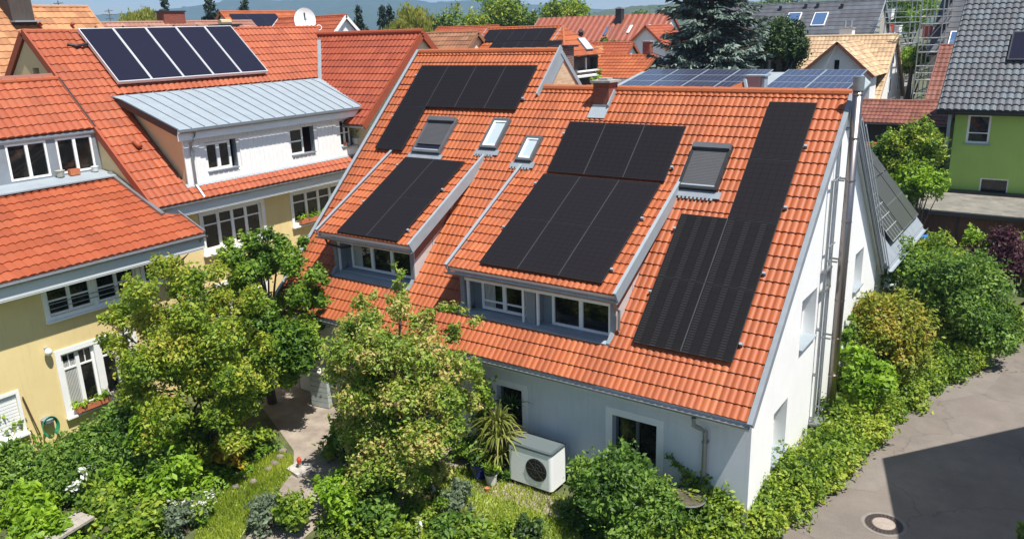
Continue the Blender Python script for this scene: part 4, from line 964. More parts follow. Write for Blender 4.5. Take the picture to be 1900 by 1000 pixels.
def hy(name,label,x,y0,y1,zr,hd,pitch,tm,wm,row=.36,bump=.25,seg=4,base=0,ovh=.4,cat='house',grp=None,vb=None):
    """house, ridge along y at given x; visible slope faces +x"""
    p=R(pitch);L=hd/math.cos(p);t=thing(name,label,cat,(x,(y0+y1)/2,base),grp);ze=zr-hd*math.tan(p)
    V=A3(-math.cos(p),0,math.sin(p));N=A3(math.sin(p),0,math.cos(p));V2=A3(-V[0],0,V[2]);N2=A3(-N[0],0,N[2])
    mb=MB();tiles(mb,A3(x+hd,0,ze),Y_,V,N,lambda s:[(y0,y1)],0,L,row=row,bump=bump,seg=seg,sd=int(abs(x)*7)%100)
    tiles(mb,A3(x-hd,0,ze),-Y_,V2,N2,lambda s:[(-y1,-y0)],0,L,row=row*2,bump=bump*2,seg=4)
    mb.build('roof',M[tm],t,smooth=True)
    mb=MB();mb.prism([A3(x-hd+ovh,y0+ovh*.6,base-.5),A3(x-hd+ovh,y0+ovh*.6,ze+ovh*math.tan(p)-.12),A3(x,y0+ovh*.6,zr-.12),A3(x+hd-ovh,y0+ovh*.6,ze+ovh*math.tan(p)-.12),A3(x+hd-ovh,y0+ovh*.6,base-.5)],Y_*(y1-y0-1.2*ovh));mb.build('wall',M[wm],t)
    for yy in (y0-.03,y1-.03):
        mb=MB()
        for V_,xx,N_ in ((V,x+hd,N),(V2,x-hd,N2)): mb.box(A3(xx,yy,ze)-N_*.16,Y_*.06,V_*L,N_*.22)
        mb.build('verge_board',M[vb or tm],t)
    ridge(t,(x,y0,zr+.01),(x,y1,zr+.01),M[tm],r=.09,step=.8)
    mb=MB();mb.half((x+hd+.07,y0,ze-.02),(x+hd+.07,y1,ze-.02),.08,Z_,k=5);mb.build('gutter',M['gutter'],t)
    P=lambda y,s,h=0:A3(x+hd,0,ze)+y*Y_+s*V+h*N
    return t,P,L,V,N,ze
def slight(par,P,U,V,N,u0,u1,s0,s1,gm='skyglass',fm='greym',h=.16):
    o=P(0,0,0);f=.07;mb=MB()
    for a,b,c,d in ((u0,u1,s0,s0+f),(u0,u1,s1-f,s1),(u0,u0+f,s0+f,s1-f),(u1-f,u1,s0+f,s1-f)): mb.box(P(a,c,.0),U*(b-a),V*(d-c),N*h)
    F=mb.build('skylight',M[fm],par)
    mb=MB();mb.box(P(u0+f,s0+f,h-.03),U*(u1-u0-2*f),V*(s1-s0-2*f),N*.02);mb.build('pane',M[gm],F)
def pvfield(t,P,U,V,N,u0,s0,nu,ns,w,l,mm,h=.1,gap=.02,fr='dark'):
    for i in range(nu):
        for j in range(ns):
            q=P(u0+i*w,s0+j*l,h);mb=MB();mb.box(q,U*(w-gap),V*(l-gap),N*.035);pn=mb.build('solar_panel',M[fr],t)
            a=q+N*.036+U*.02+V*.02;W=w-gap-.04;Lh=l-gap-.04;mb=MB();mb.quad(a,a+U*W,a+U*W+V*Lh,a+V*Lh,uv=[(0,0),(1,0),(1,1),(0,1)]);mb.build('solar_cells',M[mm],pn)
def chim(par,c,sx,sy,z0,z1,m,cap='conc',name='chimney',over=.06):
    mb=MB();mb.box(A3(c[0]-sx/2,c[1]-sy/2,z0),X_*sx,Y_*sy,Z_*(z1-z0));o=mb.build(name,M[m],par)
    mb=MB();mb.box(A3(c[0]-sx/2-over,c[1]-sy/2-over,z1+.001),X_*(sx+2*over),Y_*(sy+2*over),Z_*.08);mb.build('chimney_cap',M[cap],o)
    return o
# left background
t,P,L,V,N,ze=hy('town_house','large house with a sandy orange tiled roof and dark chimney at the far left',-34,-8,6.8,12.15,6.5,42,'tile_tan','cream2',row=.4,bump=.3)
c=P(0,0,0); q=aty(35,32,3.2)
mb=MB();b=atx(42,33,-33.2);yb=b[1];mb.prism([A3(-33.9,yb-.45,11.2),A3(-33.9,yb+.45,11.2),A3(-33.9,yb+.38,13.9),A3(-33.9,yb-.62,13.9)],X_*.8);ch=mb.build('chimney',M['wood'],t)
mb=MB();mb.box(A3(-33.95,yb-.55,11.5),X_*1.2,Y_*1.1,Z_*.06);mb.build('flashing',M['zincl'],ch)
for yy in (4.0,5.4):
    mb=MB();q=P(yy,L-1.3,.05);mb.tube([q,q+N*.14,q+N*.15-V*.1],[.07,.07,.06],8);mb.build('roof_vent',M['tile_deep'],t)
hy('town_house','long low house with dusty pink brown tiled roof left of centre behind the collectors',-44,8,23.8,11.65,6,38,'tile_pink','cream2',row=.45,bump=.3)
par=bpy.context.scene.objects[-1]
c=atx(322,40,-44);tt=thing('brick_chimney','wide low red brick chimney on the pink brown roof','chimney',(-44.5,c[1],10))
chim(tt,(-44.2,c[1]),.8,1.5,10.5,c[2]+.55,'brick',cap='dark')
c=atx(420,62,-30);tt=thing('roof_vent_box','dark grey metal vent box with a tan cowl behind the collectors','vent',(c[0],c[1],c[2]-1))
mb=MB();mb.cbox((c[0],c[1],c[2]-.4),.9,.95,1.5);mb.build('housing',M['zincd'],tt)
mb=MB();mb.cbox((c[0],c[1],c[2]+.38),1.1,1.15,.06);mb.build('lid',M['dark'],tt)
mb=MB();mb.tube([(c[0],c[1]-.3,c[2]+.5),(c[0],c[1]+.3,c[2]+.5)],.15,10);mb.build('cowl',M['tile_sand'],tt)
t,P,L,V,N,ze=hy('town_house','orange tiled house with three dark solar panels, far left of centre',-55,29.4,37.4,12.65,5.5,42,'tile','white',row=.4,bump=.3)
tt=thing('solar_array','three dark solar panels on the far orange roof left of the satellite dish','solar panels',P(31,3,0))
pvfield(tt,P,Y_,V,N,30.0,L-3.6,3,1,1.6,3.2,'collector')
t,P,L,V,N,ze=hx('town_house','orange tiled house with white gable and loggia right of the satellite dish',30,-48.5,-41.0,11.9,4,42,'tile_red','white',row=.4,bump=.3,gableL='whitep')
slight(t,P,X_,V,N,-46.0,-45.2,L-2.3,L-1.1,'skyblue')
mb=MB();mb.box(A3(-41.25,29.2,8.9),X_*.08,Y_*1.6,Z_*1.6);mb.build('loggia_opening',M['wood'],t)
# far low left
q=atx(10,120,-33);t,P,L,V,N,ze=hy('outbuilding','low dark roofed outbuilding at the left edge behind the cream gable',-31.5,-9,1.5,9.7,3.2,38,'tile_brown','wood',row=.4,bump=.3)
tt=thing('solar_array','pale framed solar panels on the low roof at the left edge','solar panels',P(-3,1,0))
pvfield(tt,P,Y_,V,N,-6,.8,6,1,1.2,2.6,'collector' if 0 else 'pvfine',fr='whitep')
# centre
hx('town_house','old house with mossy brown tiled roof behind the corner house',30,-37,-28.9,10.45,4.5,40,'tile_moss','cream2',row=.42,bump=.3)
t,P,L,V,N,ze=hx('town_house','orange tiled hip roofed house with black panels behind the solar roof',32,-29.6,-23.6,10.65,2.6,35,'tile','wood',row=.42,bump=.3,gableL='zincl')
tt=thing('solar_array','two staggered rows of black panels on the roof just behind the main ridge','solar panels',P(-27,1,0))
a=aty(1015,58,32);
pvfield(tt,P,X_,V,N,-29.2,L-1.6,5,1,1.08,1.3,'pvblack');pvfield(tt,P,X_,V,N,-28.1,L-3.0,5,1,1.08,1.35,'pvblack')
# hip end with dark wood storey
mb=MB();p=R(35);hp=A3(-23.6,32,10.65);e1=A3(aty(1121,97,34.4)[0],29.4,10.65-2.6*math.tan(p));HB=-23.6-e1[0];e0=A3(-23.6,29.4,e1[2])
HL=math.hypot(HB,2.6*math.tan(p));HV=A3(0,math.cos(p),math.sin(p));HN=A3(0,-math.sin(p),math.cos(p))
tiles(mb,A3(0,29.4,e1[2]),X_,HV,HN,lambda s:[(-23.6,e1[0]+HB*s/L)],0,L,row=.42,bump=.3,seg=4)
tiles(mb,e1*X_+Z_*e1[2],Y_,unit(A3(HB,0,2.6*math.tan(p))),unit(A3(2.6*math.tan(p),0,-HB)),lambda s:[(29.4+2.6*s/HL,34.6-2.6*s/HL)],0,HL-.05,row=.42,bump=.3,seg=4)
mb.build('hip_roof',M['tile'],t,smooth=True)
mb=MB();mb.tube([hp,e1],.09,8);mb.build('hip_ridge',M['tile'],t)
HO=e1*X_+Z_*e1[2];HU=unit(A3(-HB*-1 if 0 else HB,0,2.6*math.tan(p)));HNN=unit(A3(2.6*math.tan(p),0,-HB))
hq=hit(1084,84,HNN,HNN@(HO));slight(t,lambda y,s,h=0:HO+y*Y_+s*HU+h*HNN,Y_,HU,HNN,hq[1]-.45,hq[1]+.45,(hq[2]-HO[2])/HU[2]-.5,(hq[2]-HO[2])/HU[2]+.5,'skywhite','zincl')
slight(t,P,X_,V,N,-24.2,-22.6,L-1.3,L-.2,'skywhite','zincl') if 0 else None
ez=e1[2]-.05;wx=e1[0]-.35
q1=atx(1072,109,wx);q2=atx(1108,128,wx)
mb=MB();wall(mb,A3(wx,0,0),Y_,Z_,X_,29.8,34.2,0,ez,[(q1[1],q2[1],q2[2],q1[2])],dep=.5);mb.quad(A3(wx,29.8,0),A3(wx,29.8,ez),A3(wx-8,29.8,ez),A3(wx-8,29.8,0));mb.build('timber_storey',M['wood'],t)
box_part('loggia_back','brickd',t,A3(wx-.55,q1[1],q2[2]),X_*.05,Y_*(q2[1]-q1[1]),Z_*(q1[2]-q2[2]))
mb=MB();mb.box(A3(wx,q1[1]-.1,q2[2]-.1),X_*.12,Y_*(q2[1]-q1[1]+.2),Z_*.1);z_=atx(1090,142,wx)[2];mb.box(A3(wx,29.8,z_),X_*.4,Y_*3.9,Z_*.12)
mb.box(A3(wx-.2,(q1[1]+q2[1])/2,q2[2]),X_*.08,Y_*.1,Z_*(q1[2]-q2[2]))
mb.build('balcony_trim',M['whitep'],t)
# brick chimney behind little gable
c=dep(1046,110,32.5);tt=thing('brick_chimney','tall brown brick chimney with a dark slab behind the small step gable','chimney',(c[0],c[1],0))
chim(tt,c,.62,.55,0,c[2]+.45,'brickd',cap='dark',over=.14)
# long seam roof
t,P,L,V,N,ze=hx('town_house','very long house with ribbed red metal roof in the back centre',70,-50,-33.0,11.6,7,38,'seam','white',row=4.5,bump=.7,amp=.16)
for (pxx,pyy,w,gm) in ((1127,60,.9,'skyblue'),(1168,56,1.1,'skywhite'),(1204,55,.6,'skywhite')):
    q=hit(pxx,pyy,N,N@P(0,0,0));s=(q[2]-ze)/math.sin(R(38));slight(t,P,X_,V,N,q[0]-w/2,q[0]+w/2,s-.7,s+.7,gm,h=.15)
chim(t,(aty(1150,30,69)[0],69),.7,.7,10,12.3,'dark')
c=hit(1078,70,N,N@P(0,0,0));mb=MB();mb.lathe(c,[(.25,0),(.25,.5),(.4,.55),(.1,.9)],8);mb.build('vent_pipe',M['dark'],t)
mb=MB();
for k in (1003,1075,1160): 
    q=aty(k,34,70);mb.box(P(q[0],0,.03),X_*.25,V*L,N*.12)
mb.build('party_wall_cap',M['tile_brown'],t)
t,P,L,V,N,ze=hx('town_house','red roofed house with pale gable left of the old mossy roof',50,-49,-41.6,10.9,4,38,'tile_red','cream2',row=.4,bump=.3)
t,P,L,V,N,ze=hx('town_house','low red roofed house in the middle distance between hip roof and spruce',48,-33.2,-26.6,9.2,4,38,'tile_red','white',row=.4,bump=.3)
t,P,L,V,N,ze=hy('town_house','small sandy orange gabled house in front of the long ribbed roof',-29.3,45.6,49,8.9,2.4,42,'tile_tan','stone',row=.4,bump=.3,base=0)
c=dep(1202,92,58);tt=thing('brick_chimney','slim red brick chimney left of the blue spruce','chimney',(c[0],c[1],0));chim(tt,c,.55,.55,0,c[2]+.5,'brick')
t,P,L,V,N,ze=hx('garage','dark shed with an orange tiled roof and white fascia left of the spruce',38,-24.1,-19.9,8.55,2.6,28,'tile','wood',row=.4,bump=.3,cat='shed')
box_part('fascia','whitep',t,A3(-23.6,35.25,ze-.3),X_*3.2,Y_*.05,Z_*.28)
_q=aty(1222,48,63);t,P,L,V,N,ze=hy('town_house','white walled house with a red roof half behind the blue spruce',_q[0],60,66,_q[2],2.4,42,'tile_red','white',row=.4,bump=.3)
# zinc roof with blue panels right behind main ridge
t=thing('rear_house','flat pitched zinc roofed house with blue panels showing over the main ridge','house',(-8,22,0))
pz=math.atan2(.62,3.6);V=A3(0,math.cos(pz),math.sin(pz));N=A3(0,-math.sin(pz),math.cos(pz));P=lambda x,s,h=0:A3(0,17.2,7.85)+x*X_+s*V+h*N
mb=MB();mb.box(P(-12.6,-.3,-.15),X_*9.75,V*4.1,N*.15)
mb.prism([P(-2.849,-.3,-.15),P(-2.5,-.1,-.4),P(-2.5,3.6,-.4),P(-2.849,3.8,-.15)],N*.06);mb.build('roof',M['zincl'],t)
mb=MB();mb.box(A3(-12.3,17.4,0),X_*9.2,Y_*3.2,Z_*7.7);mb.build('wall',M['white'],t)
mb=MB()
tt=thing('solar_array','blue framed solar panels in two rows left of the pink chimney box','solar panels',P(-10,0,0))
pvfield(tt,P,X_,V,N,-12.0,.25,4,3,1.42,1.08,'pvblue',h=.16,fr='zincl')
tt=thing('solar_array','blue framed solar panels in two rows between the pink chimney box and the steel flue','solar panels',P(-4,0,0))
pvfield(tt,P,X_,V,N,-5.7,.25,2,3,1.55,1.08,'pvblue',h=.16,fr='zincl')
tt=thing('chimney_box','boxy pink clad chimney between the two blue solar fields','chimney',(-6.1,18,7.5))
mb=MB();mb.box(A3(-6.35,17.2,7.2),X_*.62,Y_*.5,Z_*1.35);mb.build('casing',mat('pink_cladding',(.36,.22,.21),.6,0,.08),tt)
mb=MB();mb.box(A3(-6.40,17.15,8.551),X_*.85,Y_*.6,Z_*.05);mb.box(A3(-5.72,17.25,7.2),X_*.12,Y_*.4,Z_*1.3);mb.build('cap',M['zincl'],tt)
c=dep(1425,130,44);tt=thing('roof_cowl','dark ribbed flue cowl just left of the sandy gable house','flue',(c[0],c[1],c[2]-1))
mb=MB();mb.lathe((c[0],c[1],c[2]-.8),[(.2,0),(.2,.4),(.45,.45),(.45,.65),(.12,.7),(.12,1.3)],12);mb.build('pipe',M['dark'],tt)
# small tiled ridge peeking out before it
c=dep(1360,158,27.5)
# sandy gable house
t,P,L,V,N,ze=hx('town_house','white house with sandy yellow tiles and a cross gable in the right background',55,-15.2,-7.85,9.25,5.2,44,'tile_sand','white',row=.42,bump=.3)
cy0=47.9;cgx,_q,cgz=aty(1553,79,cy0)
_f=aty(1622,143,cy0);hw=_f[0]-cgx;mb=MB();pc=math.atan2(cgz-_f[2],hw)
for sgn in (1,-1):
    Vc=A3(-sgn*math.cos(pc),0,math.sin(pc));Nc=A3(sgn*math.sin(pc),0,math.cos(pc));Lc=hw/math.cos(pc)
    O=A3(cgx+sgn*hw,0,cgz-hw*math.tan(pc))
    f=lambda s:[(cy0,54.6-(Lc-s)*math.sin(pc)/math.tan(R(44)))]
    if sgn==1: tiles(mb,O,Y_,Vc,Nc,f,0,Lc,row=.42,bump=.3,seg=4)
    else: tiles(mb,O,-Y_,Vc,Nc,lambda s:[(-f(s)[0][1],-f(s)[0][0])],0,Lc,row=.42,bump=.3,seg=4)
mb.build('cross_roof',M['tile_sand'],t,smooth=True)
mb=MB();wall(mb,A3(0,cy0+.35,0),X_,Z_,-Y_,cgx-hw+.3,cgx+hw-.3,0,lambda x:cgz-.15-abs(x-cgx)*math.tan(pc),[(cgx-.22,cgx+.22,cgz-2.0,cgz-1.2)],brk=(cgx,),dep=.2)
for sx in (-1,1):
    xq=cgx+sx*(hw-.3);mb.quad(A3(xq,cy0+.35,0),A3(xq,cy0+.35,cgz-.15-(hw-.3)*math.tan(pc)),A3(xq,50.2,cgz-.15-(hw-.3)*math.tan(pc)),A3(xq,50.2,0))
mb.build('cross_gable',M['white'],t)
window(t,A3(cgx-.22,cy0+.5,cgz-2.0),X_,Z_,-Y_,.44,.8,1,fr=.05)
mb=MB()
for sgn in (1,-1):
    Vc=A3(-sgn*math.cos(pc),0,math.sin(pc));Nc=A3(sgn*math.sin(pc),0,math.cos(pc));mb.box(A3(cgx+sgn*hw,cy0-.03,cgz-hw*math.tan(pc))-Nc*.15,Y_*.06,Vc*hw/math.cos(pc),Nc*.2)
mb.build('verge_board',M['tile_brown'],t)
q=aty(1572,60,55.6);o=chim(t,(q[0],55.6),.95,.9,8,q[2]+.25,'white');mb=MB()
for k in (-.2,.25): mb.tube([(q[0]+k,55.6,q[2]+.3),(q[0]+k,55.6,q[2]+.85)],.09,8)
mb.build('flue_pot',M['zincl'],o)
for (pxx,pyy,w,h_) in ((1656,110,.3,.7),(1650,158,.35,1.1),(1665,155,.35,1.1)):
    q=atx(pxx,pyy,-8.09);window(t,A3(-8.08,q[1]-w,q[2]-h_/2),Y_,Z_,X_,w*2,h_,1,fr=.05)
# flat white low block beside it
box_c=aty(1698,195,60)
# grey roofs
t,P,L,V,N,ze=hx('town_house','long new house with dark grey roof and two skylights behind the spruce',80,-31,-13.9,12.3,8,40,'slate','stone',row=.6,bump=.9,gableL='zincl')
for k in (1472,1521):
    q=hit(k,38,N,N@P(0,0,0));s=(q[2]-ze)/math.sin(R(40));slight(t,P,X_,V,N,q[0]-.7,q[0]+.7,s-1,s+1,'skyblue','whitep',.2)
for k,kk in ((1448,20),(1495,16),(1517,15),(1562,16)):
    q=hit(k,kk,N,N@P(0,0,0));mb=MB();mb.lathe(q,[(.16,0),(.16,.35),(.24,.4),(.05,.5)],8);mb.build('vent_pipe',M['dark'],t)
t,P,L,V,N,ze=hx('town_house','tall new house with dark grey roof behind scaffolding at the top right',62,aty(1757,2,62)[0],6,14.3,6.8,44,'slate','stone',row=.55,bump=.9,gableL='zincl')
q=hit(1780,78,N,N@P(0,0,0));s=(q[2]-ze)/math.sin(R(44));slight(t,P,X_,V,N,q[0]-.7,q[0]+.7,s-.9,s+.9,'skyblue','whitep',.2)
q=hit(1823,8,N,N@P(0,0,0));mb=MB();mb.lathe(q,[(.16,0),(.16,.4),(.24,.45),(.05,.55)],8);mb.build('vent_pipe',M['dark'],t)
t,P,L,V,N,ze=hx('town_house','house with a brown red roof wedged behind the grey tiled green house',45,-3.5,4,8.75,4.9,40,'tile_brown','cream2',row=.4,bump=.3)
t,P,L,V,N,ze=hx('carport','low carport with a long brown tiled roof beyond the lane',41,-8.6,-1.7,5.6,2.0,30,'tile_brown','wood',row=.36,bump=.25,cat='carport')
mb=MB();mb.box(A3(-8.3,39.2,2.0),X_*6,Y_*.1,Z_*.5);mb.build('rail',M['white'],t)
t,P,L,V,N,ze=hx('garden_shed','small shed with red tiled roof in the greenery behind the white gable',33,-6.0,-3.0,4.0,1.6,25,'tile_red','wood',cat='shed')
# ---- green house
GHX=thing('green_house','bright green rendered house with grey wavy roof tiles at the right edge','house',(4,34,0))
gy=30.;gpt=R(42);ge=6.2;gd=6.3;gx0=-1.25;gx1=12
V=A3(0,math.cos(gpt),math.sin(gpt));N=A3(0,-math.sin(gpt),math.cos(gpt));GP=lambda x,s,h=0:A3(0,gy,ge)+x*X_+s*V+h*N;GL=gd/math.cos(gpt)
mb=MB();tiles(mb,A3(0,gy,ge),X_,V,N,lambda s:[(gx0,gx1)],0,GL,row=.38,bump=.3,amp=.08,thk=.06,seg=6,sd=40)
tiles(mb,A3(0,gy+2*gd,ge),-X_,A3(0,-V[1],V[2]),A3(0,-N[1],N[2]),lambda s:[(-gx1,-gx0)],0,GL,row=.8,bump=.6,amp=.045,seg=4,sd=41)
mb.build('roof',M['tile_grey'],GHX,smooth=True)
ridge(GHX,(gx0,gy+gd,ge+gd*math.tan(gpt)),(gx1,gy+gd,ge+gd*math.tan(gpt)),M['tile_grey'],r=.12)
mb=MB();g1=(.05,1.05,4.6,5.98);g2=(.9,2.1,2.05,2.95)
XG=gx0+.75
wall(mb,A3(0,gy+.6,0),X_,Z_,-Y_,XG,gx1-.5,-.5,6.45,[g1,g2,(4,5,4.6,5.98)],dep=.12)
mb.quad(A3(XG,gy+.6,-.5),A3(XG,gy+.6,6.45),A3(XG,gy+2*gd-.6,6.45),A3(XG,gy+2*gd-.6,-.5));mb.add([A3(XG,gy+.6,6.45),A3(XG,gy+gd,ge+gd*math.tan(gpt)-.2),A3(XG,gy+2*gd-.6,6.45)],[(0,1,2)])
mb.build('wall',M['greenr'],GHX)
mb=MB();mb.box(GP(gx0+.02,.02,-.16),X_*(gx1-gx0-.04),V*(GL-.1),N*.14);mb.box(A3(gx0,gy-.02,ge-.2),X_*(gx1-gx0),Y_*.03,Z_*.17)
mb.box(GP(gx0-.03,-.05,-.2),X_*.05,V*GL,N*.28);mb.build('fascia',M['dark'],GHX)
mb=MB();mb.half((gx0,gy-.1,ge-.02),(gx1,gy-.1,ge-.02),.09,Z_);mb.build('gutter',M['dark'],GHX)
mb=MB();mb.box(A3(XG-.28,gy+.3,ge-1.9),X_*.14,Y_*.14,Z_*1.8);mb.build('downpipe',M['zincl'],GHX)
def win_y(par,Y0,o,cols,tr=None,rec=.1,**k): return window(par,A3(o[0],Y0+rec,o[2]),X_,Z_,-Y_,o[1]-o[0],o[3]-o[2],cols,transom=tr,**k)
win_y(GHX,gy+.6,g1,1,.36,fr=.1);win_y(GHX,gy+.6,g2,1,fr=.06);win_y(GHX,gy+.6,(4,5,4.6,5.98),1,.36,fr=.1)
for o in (g1,g2): box_part('window_sill','zincl',GHX,A3(o[0]-.08,gy+.5,o[2]-.06),X_*(o[1]-o[0]+.16),Y_*.16,Z_*.05)
F_=MB();q=GP(3.1,3.0)
x_,s_=2.6,3.1
slight(GHX,GP,X_,V,N,hit(1885,110,N,N@GP(0,0,0))[0]-.35,hit(1885,110,N,N@GP(0,0,0))[0]+1.0,3.1,5.0,'collector','dark',.24)
# garage by the green house
GA=thing('garage','brown timber garage with a flat weathered felt roof below the green wall','garage',(2,28,0))
mb=MB();mb.box(A3(-1.3,25.8,2.05),X_*9,Y_*4.78,Z_*.14);mb.build('roof',M['slab'],GA)
mb=MB();mb.box(A3(-1.32,25.78,1.98),X_*9.05,Y_*.04,Z_*.16);mb.box(A3(-.8,30.2,2.2),X_*8.5,Y_*.38,Z_*.12);mb.build('roof_edge',M['dark'],GA)
mb=MB();mb.box(A3(-1.1,26.1,0),X_*8.6,Y_*4,Z_*2.0);mb.build('wall',M['brownw'],GA)
mb=MB()
for x in (.6,3.2): mb.box(A3(x,26.03,0),X_*.05,Y_*.06,Z_*1.95)
mb.build('door_frame',M['dark'],GA)
# scaffolding
def scaffold(label,x0,x1,y0,y1,z1,grp='scaffold towers'):
    t=thing('scaffold',label,'scaffold',(x0,y0,0),grp)
    mb=MB();db=MB();nb=max(1,int(round((x1-x0)/2.0)));ny=max(1,int(round((y1-y0)/2.2)))
    xs=np.linspace(x0,x1,nb+1);ys=np.linspace(y0,y1,ny+1);zz=np.arange(0,z1+.1,2.0)
    for x in xs:
        for y in ys: mb.tube([(x,y,0),(x,y,z1+1)],.045,5)
    for z in zz[1:]:
        for y in ys:
            for h in (0,.5,1.): mb.tube([(x0,y,z+h),(x1,y,z+h)],.035,4)
        for x in (x0,x1):
            for h in (0,.5,1.): mb.tube([(x,y0,z+h),(x,y1,z+h)],.035,4)
        db.box(A3(x0,y0,z-.06),X_*(x1-x0),Y_*.8,Z_*.06)
        db.box(A3(x1-.8,y0+.81,z-.06),X_*.8,Y_*(y1-y0-.81),Z_*.06)
        for a,b in zip(xs[:-1],xs[1:]): mb.tube([(a,y0,z-2),(b,y0,z)],.03,4)
    mb.build('tubes',M['scaf'],t);db.build('deck',M['plank'],t);return t
a=aty(1640,100,76);b=aty(1682,100,76);scaffold('scaffold tower at the right end of the long grey roof',a[0]+.2,b[0]+.4,74,79,13.2)
a=aty(1702,100,54);b=aty(1742,100,54);scaffold('scaffold tower left of the tall grey roof at the top right',a[0],b[0],54,60,13)
for (pxx,pyy,m,dd,l) in ((1651,30,'whitep',88,'white sheet hanging on the left scaffold, top'),(1648,58,'red',88,'orange red bin on the left scaffold'),(1665,60,'whitep',88,'small white box on the left scaffold deck'),(1722,65,'red',66,'red bucket on the right scaffold')):
    q=dep(pxx,pyy,dd);t=thing('site_container',l,'container',q);mb=MB();mb.lathe(q-Z_*.4,[(.3,0),(.42,.1),(.45,1.0),(.5,1.02),(.5,1.1)],6);mb.build('bin',M[m],t)
# ------------------------------------------------------------------ trees of the background
def far_tree(label,pxc,pytop,D,wpx,hfrac=1.,lm='l_far',kind='round',n=1500,seed=1,grp='trees behind the roofs',name='tree',zb=0):
    top=dep(pxc,pytop,D);w=wpx*D/FL/2;x,y,zt=top
    size=max(.12,D*.0025);n=int(n*2.6)
    if kind=='round':
        h=min(zt-2,w*2.0);return tree(name,label,'tree',(x,y,zb),(x,y,zt-h/2),(w,w,h/2),lm,n,size,seed,ncl=22,cr=min(w,h/2)*.42,r0=.25,group=grp)
    if kind=='willow':
        h=min(zt-2,w*1.8);return tree(name,label,'tree',(x,y,zb),(x,y,zt-h/2),(w,w,h/2),lm,n,size,seed,ncl=20,cr=w*.4,r0=.3,group=grp,hang=.8,elong=3)
    # conifer
    t=thing(name,label,'tree',(x,y,zb),grp)
    rr=np.random.RandomState(seed);H_=zt-zb;cl=[]
    for k in range(80):
        f=rr.rand();r_=w*(1-f)**.8*(2.2 if 0 else 1)*rr.uniform(.5,1.05);a=rr.uniform(0,6.28);hh=min(H_*.95,w*4.5)
        cl.append((A3(x+r_*math.cos(a),y+r_*math.sin(a),zt-hh*(1-f)),w*.22*(1.15-f)+.15))
    cl+= [(A3(x,y,zt-w*4.5*(1-f)),w*.3*(1.1-f)+.1) for f in np.linspace(.1,1,14)]
    mb=MB();leaves(mb,cl,n,size,seed,sq=.5,hang=.4,elong=2.5);mb.build('crown',M[lm],t)
    mb=MB();mb.tube([(x,y,zb-.2),(x,y,zt-.3)],[.3,.05],7);mb.build('trunk',M['bark'],t);return t
far_tree('dark conifer poking above the brown roof, first from the left',303,-4,80,42,lm='l_conifer',kind='cone',n=1500,seed=1)
far_tree('dark conifer in front of the blue hills, second from the left',385,-14,80,52,lm='l_conifer',kind='cone',n=1900,seed=2)
far_tree('dark conifer above the solar roof, third from the left',450,-12,85,46,lm='l_conifer',kind='cone',n=1500,seed=3)
far_tree('small dark spruce right of the white gable',663,12,100,34,lm='l_conifer',kind='cone',n=1300,seed=4)
far_tree('small dark twin topped spruce left of the willow',708,14,100,32,lm='l_conifer',kind='cone',n=1200,seed=5)
far_tree('small dark spruce touching the yellow willow',722,13,102,32,lm='l_conifer',kind='cone',n=1200,seed=6)
far_tree('yellow green weeping willow in the middle distance',766,22,90,76,lm='l_willow',kind='willow',n=2600,seed=7)
far_tree('low yellow green willow shrub in front of the willow',735,45,85,40,lm='l_willow',kind='willow',n=900,seed=8)
far_tree('pale green feathery tree behind the pink brown roof',262,20,95,80,lm='l_willow',kind='willow',n=1900,seed=9)
far_tree('low dark green tree left of the big round tree',822,30,92,60,n=1500,seed=10)
far_tree('broad mid green tree with a yellowish top',858,14,96,80,lm='l_acer',n=2000,seed=11)
far_tree('tallest broad green tree in the centre of the tree line',925,-8,98,110,n=3800,seed=12,lm='l_hedge')
far_tree('dark green broad tree right of the tallest tree',965,14,100,70,n=1500,seed=13)
far_tree('tiny dark cypress between the green trees',990,22,120,14,lm='l_conifer',kind='cone',n=500,seed=14)
far_tree('narrow dark conifer left of the round tree',1014,8,120,24,lm='l_conifer',kind='cone',n=800,seed=15)
far_tree('round dense green tree over the long ribbed roof',1052,-2,105,86,n=3600,seed=16,lm='l_hedge')
far_tree('flat green treetop above the ribbed roof',1185,22,130,40,n=700,seed=17)
far_tree('dark green yew right of the blue spruce',1446,46,52,120,lm='l_yew',n=11000,seed=18)
far_tree('large green tree between the two scaffolds, upper',1700,-30,100,90,lm='l_light',n=4200,seed=19)
far_tree('green tree between the scaffolds, lower',1697,90,66,60,lm='l_light',n=2600,seed=20)
far_tree('green treetop over the long grey roof',1440,-14,110,150,lm='l_far',n=2600,seed=21)
far_tree('green treetop over the right part of the long grey roof',1600,-12,112,150,lm='l_far',n=2600,seed=22)
far_tree('low green hedge tree above the low red roofs',610+520,75,80,40,n=500,seed=23)
